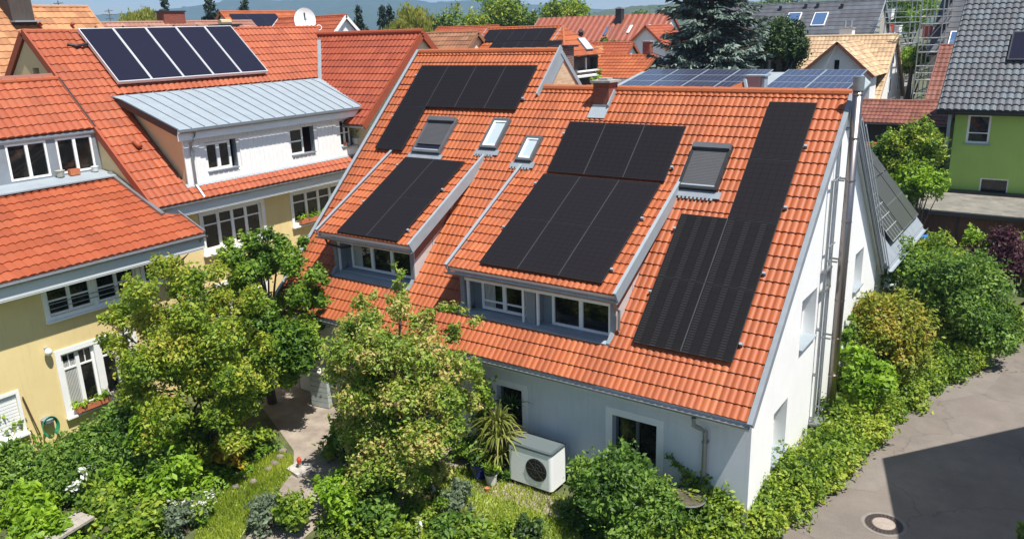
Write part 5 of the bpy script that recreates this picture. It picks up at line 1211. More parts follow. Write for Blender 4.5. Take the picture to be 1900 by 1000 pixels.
# blue spruce
def spruce(label,pxc,D,base_z,top_z,rb,seed,n):
    q=dep(pxc,120,D);x,y=q[0],q[1];t=thing('blue_spruce',label,'spruce tree',(x,y,0))
    rr=np.random.RandomState(seed);V=[];mb=MB();cnt=0;tw=MB()
    z=1.5
    while z<top_z-.3:
        f=(z-1.5)/(top_z-1.5);Rr=rb*(1-f)**.75
        nb=int(9+6*(1-f))
        for k in range(nb):
            a=rr.uniform(0,6.283);L=Rr*rr.uniform(.7,1.12);d=A3(math.cos(a),math.sin(a),0);sd=np.cross(d,Z_)
            dr=rr.uniform(.12,.3)
            pts=[A3(x,y,z)+d*L*u+Z_*(L*(.12*u-dr*2.2*u*u+.12*u**3*3.)) for u in (.0,.35,.7,1.)]
            tw.tube(pts,[.05,.04,.025,.01],4,cap=False)
            m_=int(20+75*L/rb)
            us=rr.uniform(.15,1.03,m_)
            for u in us:
                i=min(2,int(u/.35));
                p=A3(x,y,z)+d*L*u+Z_*(L*(.12*u-dr*2.2*u*u+.36*u**3))
                w=.10+.42*(1-u)*L*.35+.12
                o=rr.uniform(-1,1);p=p+sd*o*w-Z_*abs(o)*w*.35-Z_*rr.rand()*.12
                dirr=unit(d*.7+sd*o*.9-Z_*rr.uniform(0,.7));s2=unit(np.cross(dirr,Z_+rr.normal(size=3)*.5))
                l=.34*rr.uniform(.6,1.2);ww=.075*rr.uniform(.7,1.3)
                V+= [p-s2*ww,p+dirr*l*.5-s2*ww*.8+Z_*.01,p+dirr*l,p+s2*ww];cnt+=1
        z+=.34
    V=np.array(V);mb.v.append(V);mb.n=len(V);mb.f=[(4*i,4*i+1,4*i+2,4*i+3) for i in range(cnt)];mb.uv=[None]*cnt
    mb.build('crown',M['l_spruce'],t)
    tw.tube([(x,y,-.2),(x,y,top_z)],[.35,.04],8);tw.build('trunk',M['bark'],t)
    return t
spruce('big blue grey spruce rising above the main ridge',1316,44,0,20.,4.3,5,0)
# hills
def hillring(name,D,pts,m,label=None,extra_seed=0,jag=0.):
    mb=MB();rr=np.random.RandomState(extra_seed);V=[];F=[];K=6
    xs=np.arange(pts[0][0],pts[-1][0]+1,8.)
    ys=-2+np.interp(xs,[p[0] for p in pts],[p[1] for p in pts])
    for i,(a,b) in enumerate(zip(xs,ys)):
        top=dep(a,b+rr.uniform(-jag,jag),D);h=top[2];dirn=unit(A3(top[0]-CP[0],top[1]-CP[1],0))
        for k in range(K+1):
            u=k/K;P_=A3(top[0],top[1],0)-dirn*D*.22*(1-u)+Z_*(h*(math.sin(u*math.pi/2)**1.4)*(1+0 if k in(0,K) else 1+rr.uniform(-.06,.06)))
            if k==0:P_[2]=-2
            V.append(P_)
        P_=A3(top[0],top[1],-5)+dirn*D*.1;V.append(P_)
    m_=K+2
    for i in range(len(xs)-1):
        for k in range(m_-1): F.append((i*m_+k,(i+1)*m_+k,(i+1)*m_+k+1,i*m_+k+1))
    mb.add(V,F);o=mb.build(name,m,None,smooth=True);return struct(o)
M['hill']=mat('forest_hill',(.03,.055,.022),.95,0,.35,.02,bump=.0)
hillring('hills',2600,[(-900,60),(-300,40),(0,34),(150,32),(250,26),(330,18),(400,8),(455,-1),(520,4),(560,2),(600,-3),(680,-6),(760,0),(800,8),(850,4),(905,1),(950,8),(1000,12),(1060,17),(1120,20),(1180,24),(1300,30),(1600,28),(2400,20),(3200,30)],M['hill'],extra_seed=1)
hillring('hills',2200,[(-900,75),(100,60),(300,50),(420,38),(520,28),(640,16),(720,18),(780,24),(900,34),(1000,42),(1300,45),(2400,40),(3200,40)],M['hill'],extra_seed=2)
M['hill2']=mat('forest_hill_near',(.035,.065,.02),.95,0,.6,.08,c2=(.09,.12,.05))
hillring('hills',900,[(900,60),(1040,38),(1090,30),(1120,22),(1150,16),(1180,14),(1215,12),(1260,8),(1400,6),(1700,-5),(2000,-10),(2600,10)],M['hill2'],extra_seed=3,jag=1.5)

# small tiled cross ridge of the main house's back side peeking over the ridge
q=aty(1384,150,9.0);mb=MB()
mb.prism([A3(q[0]-2.6,8.2,q[2]-1.1),A3(q[0],9.0,q[2]),A3(q[0]+.15,8.2,q[2]-1.1)],A3(0,.1,-.02))
rd=mb.build('rear_dormer',M['tile'],H)
mb=MB();mb.tube([A3(q[0]-.02,8.98,q[2]+.03),A3(q[0]+.5,8.2,q[2]-1.0)],.05,4);mb.build('verge_board',M['zincl'],rd)
# ------------------------------------------------------------------ ground, lane, garden
def sheet(name,pts,z,m,kind='structure',n=1):
    mb=MB();mb.add([A3(p[0],p[1],z if len(p)<3 else p[2]) for p in pts],[tuple(range(len(pts)))]);o=mb.build(name,m);struct(o,kind);return o
M['ground']=mat('ground_far',(.07,.10,.03),.95,0,.3,.05,c2=(.14,.13,.07))
M['soil']=mat('garden_soil',(.06,.08,.025),.95,0,.4,1.6,bump=.6,c2=(.13,.15,.05))
M['lawn']=mat('lawn',(.17,.27,.045),.95,0,.3,2.5,bump=.5,c2=(.36,.40,.12))
M['path']=mat('sandy_path',(.25,.205,.165),.95,0,.2,1.8,bump=.6,bscale=60,c2=(.38,.32,.26))
sheet('ground',[(-4000,-400),(4000,-400),(4000,4000),(-4000,4000)],-.12,M['ground'])
ZL=lambda px,py,z=0.: tuple(atz(px,py,z)[:2])
L_=[(1250,1075),(1330,1030),(1410,990),(1500,925),(1640,790),(1750,700),(1860,610),(1900,580)]
lane=[ZL(*p) for p in L_]
lane=[(-1.6,-14),(-.9,-3.5)]+[(q[0]-.25,q[1]) for q in lane]+[(5.6,27),(9,33),(14,36),(30,38),(30,-14)]
sheet('road',lane,0.,M['asph'])
# patched asphalt and cracks
_a2=M['asph2']=mat('asphalt_patch',(.20,.172,.15),.93,0,.12,1.5,bump=.5,bscale=150)
_asph(_a2,.3)
sheet('road_patch',[(1.9,9.2),(3.4,11.0),(3.9,14.2),(2.6,14.0)],.004,M['asph2']);sheet('road_patch',[(.9,3.6),(1.9,3.9),(2.4,5.6),(1.6,5.9)],.004,M['asph2'])
gp=[(-30,-14),(-1.65,-14),(-.95,-3.5)]+[(q[0]-.3,q[1]) for q in [ZL(*p) for p in L_]]+[(5.5,27),(-6,30),(-30,30)]
sheet('garden_soil',gp,.17,M['soil'])
p_=lambda *q:[tuple(atz(a,b,.2)[:2]) for a,b in q]
sheet('garden_path',[tuple(atz(a,b,.2)[:2]) for a,b in [(430,1040),(470,975),(520,905),(545,870),(545,835),(520,800),(490,760),(450,720),(430,660),(560,600),(640,650),(640,720),(720,760),(830,810),(880,830),(860,880),(780,870),(700,880),(640,930),(560,1000),(540,1040)]],.185,M['path'])
sheet('lawn',[tuple(atz(a,b,.2)[:2]) for a,b in [(330,1060),(380,960),(420,900),(470,860),(520,835),(545,850),(540,880),(500,925),(460,975),(425,1030)]],.19,M['lawn'])
sheet('lawn',[tuple(atz(a,b,.2)[:2]) for a,b in [(780,870),(860,865),(960,900),(1060,925),(1080,1010),(960,1060),(800,1040),(760,960)]],.19,M['lawn'])
sheet('gravel_strip',[(-6.3,-.5),(-3.6,-.5),(-3.6,-1.2),(-5.9,-1.25)],.20,M['path'])
def grass(name,poly,n,seed,h=.09,z=.19):
    rr=np.random.RandomState(seed);P=np.array(poly);mn,mx=P.min(0),P.max(0);mb=MB();V=[];c=0
    def inside(x,y):
        r=False;j=len(P)-1
        for i in range(len(P)):
            if (P[i][1]>y)!=(P[j][1]>y) and x<(P[j][0]-P[i][0])*(y-P[i][1])/(P[j][1]-P[i][1])+P[i][0]: r=not r
            j=i
        return r
    while c<n:
        x,y=rr.uniform(mn,mx)
        if not inside(x,y): continue
        a=rr.uniform(0,6.28);hh=h*rr.uniform(.5,1.6);w=.012;s=A3(math.cos(a),math.sin(a),0)*w;l=A3(rr.normal()*.03,rr.normal()*.03,hh)
        p=A3(x,y,z);V+= [p-s,p+s,p+l*.6+s*.7,p+l];c+=1
    mb.v.append(np.array(V));mb.n=len(V);mb.f=[(4*i,4*i+1,4*i+2,4*i+3) for i in range(n)];mb.uv=[None]*n
    o=mb.build(name,M['l_grass']);o['kind']='stuff';return o
o=grass('lawn_grass',[tuple(atz(a,b,.2)[:2]) for a,b in [(330,1060),(380,960),(420,900),(470,860),(520,835),(545,850),(540,880),(500,925),(460,975),(425,1030)]],9000,1);tag(o,'short green grass growing on the curved strip beside the path','grass')
o=grass('lawn_grass',[tuple(atz(a,b,.2)[:2]) for a,b in [(780,870),(860,865),(960,900),(1060,925),(1080,1010),(960,1060),(800,1040),(760,960)]],12000,2);tag(o,'patchy yellow green grass in front of the heat pump','grass')
# ------------------------------------------------------------------ garden things
hp=thing('heat_pump','white heat pump with a big black fan and dark grey lid by the wall','heat pump',(-4.75,-.35,GZ))
a=A3(-5.42,-.56,GZ+.12);w_,d_,h_=1.22,.62,.92
mb=MB();bm_=[];
# body with rounded front corners
k=5;prof=[]
for (cx,cy,s) in ((w_-.08,.08,-90),(w_-.02,d_-.02,0),(.02,d_-.02,90),(.08,.08,180)):
    r=.08 if s in(-90,180) else .02
    for j in range(k+1): an_=R(s+90*j/k);prof.append((cx+r*math.cos(an_),cy+r*math.sin(an_)))
mb.prism([a+A3(x,y,0) for x,y in prof],Z_*h_);mb.build('casing',mat('white_enamel',(.93,.94,.94),.35,0,.01),hp)
mb=MB();mb.prism([a+A3(x,y,h_+.001)-(A3(.012,.012,0)) +A3(.024*x/w_,.024*y/d_,0) for x,y in prof],Z_*.05);lid=mb.build('lid',M['hpgrey'],hp)
mb=MB();mb.box(a+A3(.05,.05,h_+.0515),X_*(w_-.1),Y_*(d_-.1),Z_*.004);mb.build('lid_panel',mat('lid_panel_grey',(.13,.155,.16),.35,0,.05),lid)
fc=a+A3(.80,-.003,.46);rf=.29
mb=MB();mb.tube([fc+Y_*.002,fc-Y_*.004],rf,32);fan=mb.build('fan',mat('fan_black',(.010,.011,.012),.5,0,.1),hp)
mb=MB()
for r_ in (.09,.18,.27): mb.tube([fc+A3(r_*math.cos(t_),-.012,r_*math.sin(t_)) for t_ in np.linspace(0,2*math.pi,33)],.0035,4)
for t_ in np.linspace(0,math.pi,5)[:-1]: mb.tube([fc+A3(rf*math.cos(t_),-.016,rf*math.sin(t_)),fc-A3(rf*math.cos(t_),.016,rf*math.sin(t_))],.004,4)
mb.build('grille',mat('grille_black',(.05,.05,.052),.5),fan)
mb=MB();
for i,(u,l) in enumerate(((.10,.05),(.17,.03))): mb.box(a+A3(u,-.003,h_-.13),X_*l,Y_*.004,Z_*.022)
mb.build('mark',M['greym'],hp)
mb=MB();mb.box(a+A3(.1,.05,-.12),X_*.1,Y_*.5,Z_*.119);mb.box(a+A3(w_-.2,.05,-.12),X_*.1,Y_*.5,Z_*.119);mb.build('foot',M['dark'],hp)
pot('glossy dark blue glazed pot with a climbing plant left of the heat pump',(-6.15,-.75,GZ),.22,.42,'potblue','l_bush',500,31,size=.07)
pot('small white pot with broad leaved plant between blue pot and heat pump',(-5.72,-.85,GZ),.15,.3,'potwhite','l_hedge',160,32,size=.12)
pot('tiny terracotta pot in front of the white pot',(-5.62,-1.15,GZ),.06,.1,'terra')
t=thing('climbing_plant','tall leafy climbing plant rising from the blue pot against the grey wall','climber',(-6.35,-.25,GZ))
mb=MB();leaves(mb,[(A3(-6.4+.1*math.sin(k),-.2+.08*math.cos(2*k),.5+.19*k),.24) for k in range(11)],1700,.085,41);mb.build('foliage',M['l_hedge'],t)
mb=MB();mb.tube([(-6.35,-.25,GZ),(-6.3,-.1,1.4),(-6.4,-.1,2.4)],.02,5);mb.build('stem',M['bark'],t)
t=thing('strap_leaf_plant','arching strap leaved plant with pale leaves beside the heat pump','plant',(-5.75,-.35,GZ))
mb=MB();blades(mb,(-5.75,-.4,.65),90,1.1,.06,5,spread=.75,droop=.9);blades(mb,(-5.75,-.4,1.15),120,1.0,.05,6,spread=.8,droop=1.1);blades(mb,(-5.9,-.3,1.5),90,.9,.05,7,spread=.85,droop=1.3);mb.build('foliage',M['l_strap'],t)
mb=MB();mb.tube([(-5.75,-.4,GZ),(-5.75,-.4,1.3)],.05,6);mb.build('stem',M['bark'],t)
t=thing('dark_leaf_plant','dark spiky foliage hanging in front of the small left front window','plant',(-5.85,.2,1.2))
mb=MB();blades(mb,(-5.8,.15,1.75),60,.55,.05,8,spread=.9,droop=.8);mb.build('foliage',M['l_yew'],t)
# wood stack / pale cladded box
t=thing('covered_stack','stack of pale grey boards under a crumpled white sheet near the path','stack',(-12.9,.1,GZ))
mb=MB();c=atz(592,752,GZ)
for k in range(7): mb.cbox(c+A3(.05,.35,.08+k*.16),.62,.8,.145,rz=.15+.01*(k%2))
mb.build('boards',mat('grey_green_boards',(.42,.47,.44),.8,0,.12),t)
mb=MB();rr=np.random.RandomState(2);g=7;V=[c+A3(-.36+.12*i+.0,-.15+.16*j,1.16+rr.uniform(-.02,.07)) for j in range(g) for i in range(g)];F=[(j*g+i,j*g+i+1,(j+1)*g+i+1,(j+1)*g+i) for j in range(g-1) for i in range(g-1)];mb.add(V,F)
V2=[v-Z_*.03 for v in V];mb.add(V2,[f[::-1] for f in F]);mb.build('sheet',M['potwhite'],t,smooth=False)
# stone slab with red cup; solar light with red top
c=atz(557,872,GZ);t=thing('stone_slab','flat pale stone slab lying at the path edge with a small red lantern','slab',c)
mb=MB();mb.prism([c+A3(-.28,-.2,0),c+A3(.22,-.27,0),c+A3(.34,.1,0),c+A3(.1,.3,0),c+A3(-.3,.18,0)],Z_*.07);tag(mb.build('stone_slab',M['stone']),'flat pale grey stone slab lying at the path edge','slab');bpy.data.objects.remove(t)
t=thing('garden_lantern','small red capped lantern standing on the pale stone slab','lantern',c+Z_*.07)
mb=MB();mb.lathe(c+Z_*.07,[(.04,0),(.03,.02),(.03,.14)],8);mb.build('post',M['stone'],t);mb=MB();mb.lathe(c+Z_*.21,[(.05,0),(.06,.1),(.03,.16)],8);mb.build('cap',M['red'],t)
c=atz(568,968,GZ);t=thing('garden_lantern','red topped glass garden lantern on a stake among the plants at the bottom','lantern',c)
mb=MB();mb.tube([c,c+Z_*.3],.012,5);mb.build('stake',M['dark'],t);mb=MB();mb.lathe(c+Z_*.3,[(.05,0),(.07,.12)],8);mb.build('glass',M['skyglass'],t);mb=MB();mb.lathe(c+Z_*.42,[(.06,0),(.07,.08),(.03,.13)],8);mb.build('cap',M['red'],t)
# plank bench bottom left
a=atz(45,1012,.55);b=atz(146,952,.55);t=thing('garden_bench','long weathered grey plank bench at the bottom left corner','bench',(a+b)/2)
d=unit(b-a);s=np.cross(d,Z_);mb=MB()
for k in range(2): mb.box(a-d*.6+s*(.0+k*.27),d*(np.linalg.norm(b-a)+.6),s*.26,Z_*.06)
mb.build('seat',M['plank'],t);
for q in (.25,.9):
    mb=MB();p=a+(b-a)*q;mb.box(p+s*.06-Z_*.35,d*.07,s*.32,Z_*.349);mb.build('leg',M['plank'],t)
M['estone']=mat('field_stone',(.20,.17,.14),.95,0,.3,5,bump=.6)
# stones edging
rr=np.random.RandomState(4)
for i,(px_,py_) in enumerate([(510,862),(498,872),(520,850),(470,895),(438,905),(455,885),(525,838)]):
    c=atz(px_,py_,GZ);mb=MB();rad=rr.uniform(.06,.11);V=[];F=[]
    mb.lathe(c,[(rad*.8,0),(rad*1.05,rad*.4),(rad*.8,rad*.8),(rad*.2,rad)],7);o=mb.build('edging_stone',M['estone']);tag(o,'rounded pale edging stone between flower bed and lawn strip','stone','edging stones')
# kettle grill / round barrel by the corner
c=A3(-1.0,.02,GZ);t=thing('round_garden_table','round dark wire garden table near the downpipe at the house corner','table',(-1.05,-.15,GZ))
c=A3(-1.05,-.15,GZ+.12)
mb=MB();mb.lathe(c+Z_*.68,[(.34,0),(.36,.01),(.36,.03),(.34,.04)],24);mb.build('table_top',mat('mottled_top',(.10,.09,.06),.4,.1,.5,8),t)
mb=MB();mb.tube([c+A3(.37*math.cos(a),.37*math.sin(a),.71) for a in np.linspace(0,6.2832,25)],.014,6);mb.tube([c+A3(.3*math.cos(a),.3*math.sin(a),.35) for a in np.linspace(0,6.2832,25)],.01,6);mb.build('rim',M['gutter'],t)
for k in range(3):
    a=k*2.094+.4;mb=MB();mb.tube([c+A3(.34*math.cos(a),.34*math.sin(a),-.12),c+A3(.30*math.cos(a),.30*math.sin(a),.68)],.014,6);mb.build('leg',M['dark'],t)
# manhole
c=atz(1640,972,0);t=thing('manhole_cover','round manhole cover with pale concrete centre and cobbled ring in the lane','manhole cover',c)
mb=MB();mb.lathe(c+Z_*.001,[(.47,0),(.47,.004),(.46,.006)],36);mb.build('concrete_collar',mat('collar',(.20,.18,.16),.9,0,.15,6),t)
mb=MB();mb.lathe(c+Z_*.002,[(.39,0),(.39,.010)],36);
mb.build('iron_ring',mat('iron_ring',(.085,.06,.05),.7,.3,.3,20),t)
mb=MB()
for k in range(26):
    a=k*6.2832/26
    for r_ in (.29,.345): q=c+A3(r_*math.cos(a+r_),r_*math.sin(a+r_),.014);mb.cbox(q,.035,.045,.008,rz=a)
mb.build('ring_studs',M['dark'],t)
mb=MB();mb.lathe(c+Z_*.003,[(.235,0),(.235,.016),(.22,.018)],30);mb.build('cover',mat('cover_conc',(.31,.26,.22),.9,0,.15,8,bump=.4),t)
# ---- garden wall on the right far end, blue barrel
a=atz(1892,575,0);mb=MB();mb.box(A3(4.1,20.6,-.1),X_*.25,Y_*5,Z_*1.7);mb.box(A3(4.36,20.5,-.1),X_*2.2,Y_*.22,Z_*1.5);tag(mb.build('garden_wall',M['conc']),'low grey and white garden wall at the right edge beside the lane','wall')
c=dep(1725,443,36);mb=MB();mb.lathe((c[0],c[1],0),[(.45,0),(.5,.3),(.5,.9),(.46,1.2)],14);o=mb.build('water_barrel',M['bluep']);tag(o,'blue water barrel half hidden behind the shrubs by the timber garage','barrel')
# ------------------------------------------------------------------ trees and shrubs of the garden
D1_=20.3
T1=[(255,540,.42),(300,500,.4),(350,520,.5),(230,590,.45),(212,640,.28),(285,600,.6),(350,590,.6),(400,560,.5),(420,620,.6),(260,680,.5),(320,680,.6),(380,700,.6),(440,690,.55),(250,740,.45),(300,760,.5),(350,790,.5),(410,770,.5),(450,745,.4),(290,815,.35),(485,640,.33),(470,560,.35),(395,505,.32),(330,640,.6),(370,640,.6),(430,820,.35),(380,840,.35),(330,830,.35),(480,700,.35),(230,520,.18),(200,600,.16),(330,480,.2)]
silh('broad airy yellow green tree left of centre in front of the yellow wall','tree','maple_tree',atz(410,850,GZ),T1,D1_,1.5,'l_acer',80000,.073,101,dep(370,600,D1_))
D2_=22.4
T2=[(430,485,.33),(470,455,.28),(500,440,.17),(450,505,.4),(520,480,.33),(480,480,.36),(440,530,.45),(490,500,.5),(545,490,.4),(585,505,.27),(560,545,.45),(592,560,.22),(510,570,.5),(460,600,.5),(540,620,.5),(578,605,.33),(560,670,.42),(510,660,.5),(465,670,.4),(530,705,.3),(588,650,.24),(560,460,.2),(530,445,.2),(405,500,.2),(600,530,.12),(420,455,.15),(480,720,.3),(500,610,.5)]
silh('spreading mid green tree behind the yellow green one, reaching the roof edge','tree','garden_tree',atz(505,745,GZ),T2,D2_,1.3,'l_dark',52000,.085,103,dep(500,560,D2_))
D3_=18.3
T3=[(740,498,.09),(744,520,.16),(745,545,.22),(735,575,.35),(690,590,.36),(650,612,.36),(790,600,.33),(840,620,.26),(640,660,.4),(700,650,.6),(770,660,.6),(838,680,.45),(878,690,.22),(622,700,.28),(660,740,.5),(740,740,.65),(820,740,.5),(868,745,.28),(650,800,.4),(720,810,.6),(790,810,.5),(838,790,.3),(690,870,.5),(760,880,.5),(808,870,.33),(700,930,.48),(768,940,.4),(665,905,.3),(608,650,.16),(672,560,.2),(700,540,.14),(800,570,.16),(815,930,.22),(690,700,.6),(780,720,.6),(740,850,.55),(730,980,.3)]
silh('tall cream flowered green tree in the centre before the left dormer','tree','flowering_tree',atz(740,965,GZ),T3,D3_,1.2,'l_cream',80000,.068,105,dep(742,640,D3_),r0=.1)
# thin shoots
t=thing('shoot_branch','thin leafy branch reaching right over the lower tiles by the big dormer','branch',dep(800,600,D3_))
mb=MB();pts=[dep(770,600,D3_),dep(820,570,D3_),dep(860,575,D3_),dep(880,595,D3_)];leaves(mb,[(p,.13) for p in pts]+[((pts[0]+pts[1])/2,.16),((pts[1]+pts[2])/2,.13)],420,.09,77);mb.build('leaves',M['l_cream'],t);mb=MB();mb.tube(pts,.012,5);mb.build('twig',M['bark'],t)
shrub('shrub','dense rounded green shrub right of the heat pump before the front wall','shrub',atz(1140,1010,GZ)+A3(-.08,.35,0),(1.08,.85,.93),'l_bush',30000,.078,111,ncl=30,cr=.42)
# left garden planting
LH=[((-17.3,-4.6),1.0,1.2),((-16.2,-4.5),1.0,1.4),((-15.3,-4.9),1.0,1.6),((-15.6,-6.0),.9,1.2),((-14.6,-5.6),1.0,1.4)]
t=thing('hedge','deep green mixed hedge below the yellow wall at the lower left','hedge',(-15.8,-5.2,GZ))
cl=[]
for (px_,py_,r_) in [(95,855,.4),(140,838,.45),(180,812,.42),(220,785,.42),(262,772,.42),(300,780,.45),(180,860,.55),(120,885,.55),(60,875,.5),(30,920,.55),(240,840,.55),(290,830,.5),(310,870,.5),(0,880,.55),(20,850,.4),(150,900,.5),(210,900,.5),(70,925,.5)]:
    cl.append((dep(px_,py_,20.2-(py_-750)*.006),r_))
mb=MB();leaves(mb,cl,46000,.082,121);mb.build('foliage',M['l_bush'],t)
mb=MB()
for c,_ in cl: mb.tube([(c[0],c[1],GZ),c],.03,5)
mb.build('stem',M['bark'],t)
for i,(px_,py_,rr_,h_,lm,n,sz,lab) in enumerate([
 (20,850,.55,.85,'l_hedge',2600,.10,'light yellow green leafy bush at the left edge under the shutter'),
 (285,905,.85,.95,'l_light',8000,.09,'bright green broad leaved bush in the lower left garden'),
 (345,930,.55,.6,'l_light',1500,.12,'low bright green bush between the flowers and the lawn strip'),
 (40,975,.7,.5,'l_light',2200,.11,'light green low plants left of the plank bench'),
 (190,960,.55,.4,'l_hedge',1600,.10,'low yellow green plants right of the plank bench end'),
 (265,985,.6,.45,'l_hedge',1800,.10,'low green plants at the bottom left before the lawn'),
 (345,985,.45,.35,'l_grey',1200,.09,'grey green low plants at the bottom beside the white blossom'),
 (430,865,.45,.4,'l_yellowp',900,.09,'yellow and orange leaved low plant in the bed beside the lawn strip'),
 (480,840,.4,.4,'l_hedge',800,.10,'light green perennial clump above the edging stones'),
 (400,830,.5,.6,'l_acer',1300,.10,'yellow green low shrub under the broad tree'),
 (500,975,.45,.4,'l_grey',1600,.07,'grey green lavender clump at the bottom left of the path'),
 (545,985,.4,.45,'l_hedge',1400,.09,'upright green perennial beside the red topped lantern'),
 (625,960,.75,.55,'l_light',3600,.10,'low leafy green plants at the bottom left of the central tree'),
 (700,985,.6,.4,'l_bush',2200,.10,'low leafy plants at the bottom under the central tree'),
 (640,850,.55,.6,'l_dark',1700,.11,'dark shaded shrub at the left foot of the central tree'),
 (855,950,.5,.35,'l_grey',1700,.07,'grey green lavender mound right of the central tree'),
 (845,1000,.5,.3,'l_bush',1200,.09,'low green plants at the bottom right of the lavender mound'),
 (985,1000,.3,.28,'l_yew',1100,.07,'small dark green low shrub at the bottom before the round shrub'),
 (930,890,.22,.3,'l_bush',900,.07,'small leafy plant at the left corner of the heat pump'),
 (860,850,.35,.45,'l_dark',900,.09,'dark fern clump left of the blue pot'),
 (900,1010,.6,.22,'l_hedge',1500,.09,'yellow green ground plants at the bottom centre'),
 (75,1010,.6,.4,'l_light',1500,.12,'bright green plants in the bottom left corner below the bench'),
 ]):
    b=atz(px_,py_,GZ);shrub('garden_plant',lab,'plant',(b[0],b[1],GZ-.05),(rr_,rr_,h_),lm,n,sz,200+i*3,ncl=12,cr=min(rr_,h_)*.55)
# low ground cover between the plants
def cover(label,poly,n,seed,lm,h=.22,size=.075):
    rr=np.random.RandomState(seed);P=np.array([atz(a,b,GZ)[:2] for a,b in poly]);mn,mx=P.min(0),P.max(0);cl=[]
    while len(cl)<n//45:
        x,y=rr.uniform(mn,mx);ins=False;j=len(P)-1
        for i in range(len(P)):
            if (P[i][1]>y)!=(P[j][1]>y) and x<(P[j][0]-P[i][0])*(y-P[i][1])/(P[j][1]-P[i][1])+P[i][0]: ins=not ins
            j=i
        if ins: cl.append((A3(x,y,GZ+rr.uniform(.02,h)),rr.uniform(.1,.26)))
    mb=MB();leaves(mb,cl,n,size,seed,up=1.1);o=mb.build('ground_cover',M[lm]);o['kind']='stuff';tag(o,label,'ground cover')
cover('mixed green ground cover under the shrubs at the lower left',[(-60,700),(200,780),(330,860),(480,850),(500,875),(430,900),(380,960),(330,1060),(-60,1060)],15000,901,'l_light')
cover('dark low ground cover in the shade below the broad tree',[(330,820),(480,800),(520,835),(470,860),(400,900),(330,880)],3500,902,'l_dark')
cover('bright low ground cover at the bottom centre of the garden',[(560,1040),(640,930),(700,880),(790,880),(800,980),(860,1010),(1080,1040),(1080,1060),(560,1060)],11000,903,'l_hedge')
cover('weedy green cover along the front wall foot',[(1040,925),(1200,950),(1240,1010),(1060,990)],6000,904,'l_bush',h=.12)
b=atz(368,965,GZ);t=thing('flowering_plant','cluster of creamy white blossoms at the bottom left of the lawn strip','flowers',b)
mb=MB();leaves(mb,[(b+A3(.25*math.cos(k),.3*math.sin(k*1.7),.5),.16) for k in range(7)],190,.055,331);mb.build('blossoms',M['l_flower'],t)
mb=MB();leaves(mb,[(b+A3(.2*math.cos(k),.2*math.sin(k*1.7),.3),.2) for k in range(7)],500,.09,332);mb.build('leaves',M['l_hedge'],t)
b=atz(155,880,GZ+.6);t=thing('flowering_plant','white roses showing through the dark hedge at the lower left','flowers',b)
cc=dep(135,890,18.7);mb=MB();leaves(mb,[(cc+A3(.1*k,.05*k,.12*k-.2),.16) for k in range(5)],60,.08,333);mb.build('blossoms',M['l_flower'],t)
for i,(px_,py_) in enumerate([(824,945),(845,925),(806,935),(780,1000)]):
    b=atz(px_,py_,GZ);t=thing('flowering_plant',['upright white flower spikes beside the lavender mound','small white blossoms just above the lavender mound','sparse white flowers left of the lavender mound','tiny pale flowers at the bottom under the central tree'][i],'flowers',b)
    mb=MB();leaves(mb,[(b+A3(0,0,.25+.07*k),.06) for k in range(4)],[46,24,24,20][i],.06,350+i);mb.build('blossoms',M['l_flower'],t);mb=MB();mb.tube([b,b+Z_*.45],.008,4);mb.build('stem',M['l_grass'],t)
b=atz(780,985,GZ);mb=MB();rr=np.random.RandomState(9)
t=thing('garden_plant','rust brown dry foliage at the bottom between lavender and round shrub','plant',atz(855,985,GZ));blades(mb,atz(880,985,GZ),45,.5,.03,12,spread=1.1,droop=.7);mb.build('foliage',M['brownw'],t)
# climber sprig by the downpipe
t=thing('climbing_plant','sparse dark climber sprig on the wall left of the downpipe','climber',(-1.5,.45,GZ))
mb=MB();leaves(mb,[(A3(-1.75+.09*k,.36,1.55-.07*k),.09) for k in range(7)],150,.07,361);mb.build('foliage',M['l_dark'],t);mb=MB();mb.tube([(-1.4,.42,GZ),(-1.35,.42,1.1),(-1.7,.4,1.6)],.01,5);mb.build('stem',M['bark'],t)
# ---- lane side hedge
t=thing('hedge','long low light green hedge between the white gable and the lane','hedge',(1.,5,0))
rr=np.random.RandomState(12);cl=[]
pth=[(-1.2,-1.6),(-.55,-.3),(.05,.9),(.45,2.4),(.85,4.2),(1.15,6.2),(1.45,8.2),(1.9,10.4),(2.5,12.6),(2.7,15),(3.1,17.2)]
for i in range(len(pth)-1):
    a=A3(*pth[i],0);b=A3(*pth[i+1],0);n=13
    for k in range(n):
        p=a+(b-a)*(k+rr.rand())/n; s=np.cross(unit(b-a),Z_)
        wd=1.0 if i<2 else .8
        cl.append((p+s*(-(o_:=rr.uniform(-.32,wd)))+Z_*(.12+.30*rr.rand()+.55*max(0,o_+.25)*rr.uniform(.5,1.2)),rr.uniform(.28,.5)))
mb=MB();leaves(mb,cl,110000,.075,401);mb.build('foliage',M['l_hedge'],t)
mb=MB();leaves(mb,[(A3(*pth[i],.12)+A3(rr.uniform(-.2,.25),rr.uniform(-.5,.5),0),.22) for i in range(len(pth)) for _ in range(8)],9000,.065,402);mb.build('ground_shoots',M['l_light'],t)
mb=MB()
for c,_ in cl[::3]: mb.tube([(c[0],c[1],-.1),c],.015,4)
mb.build('stem',M['bark'],t)
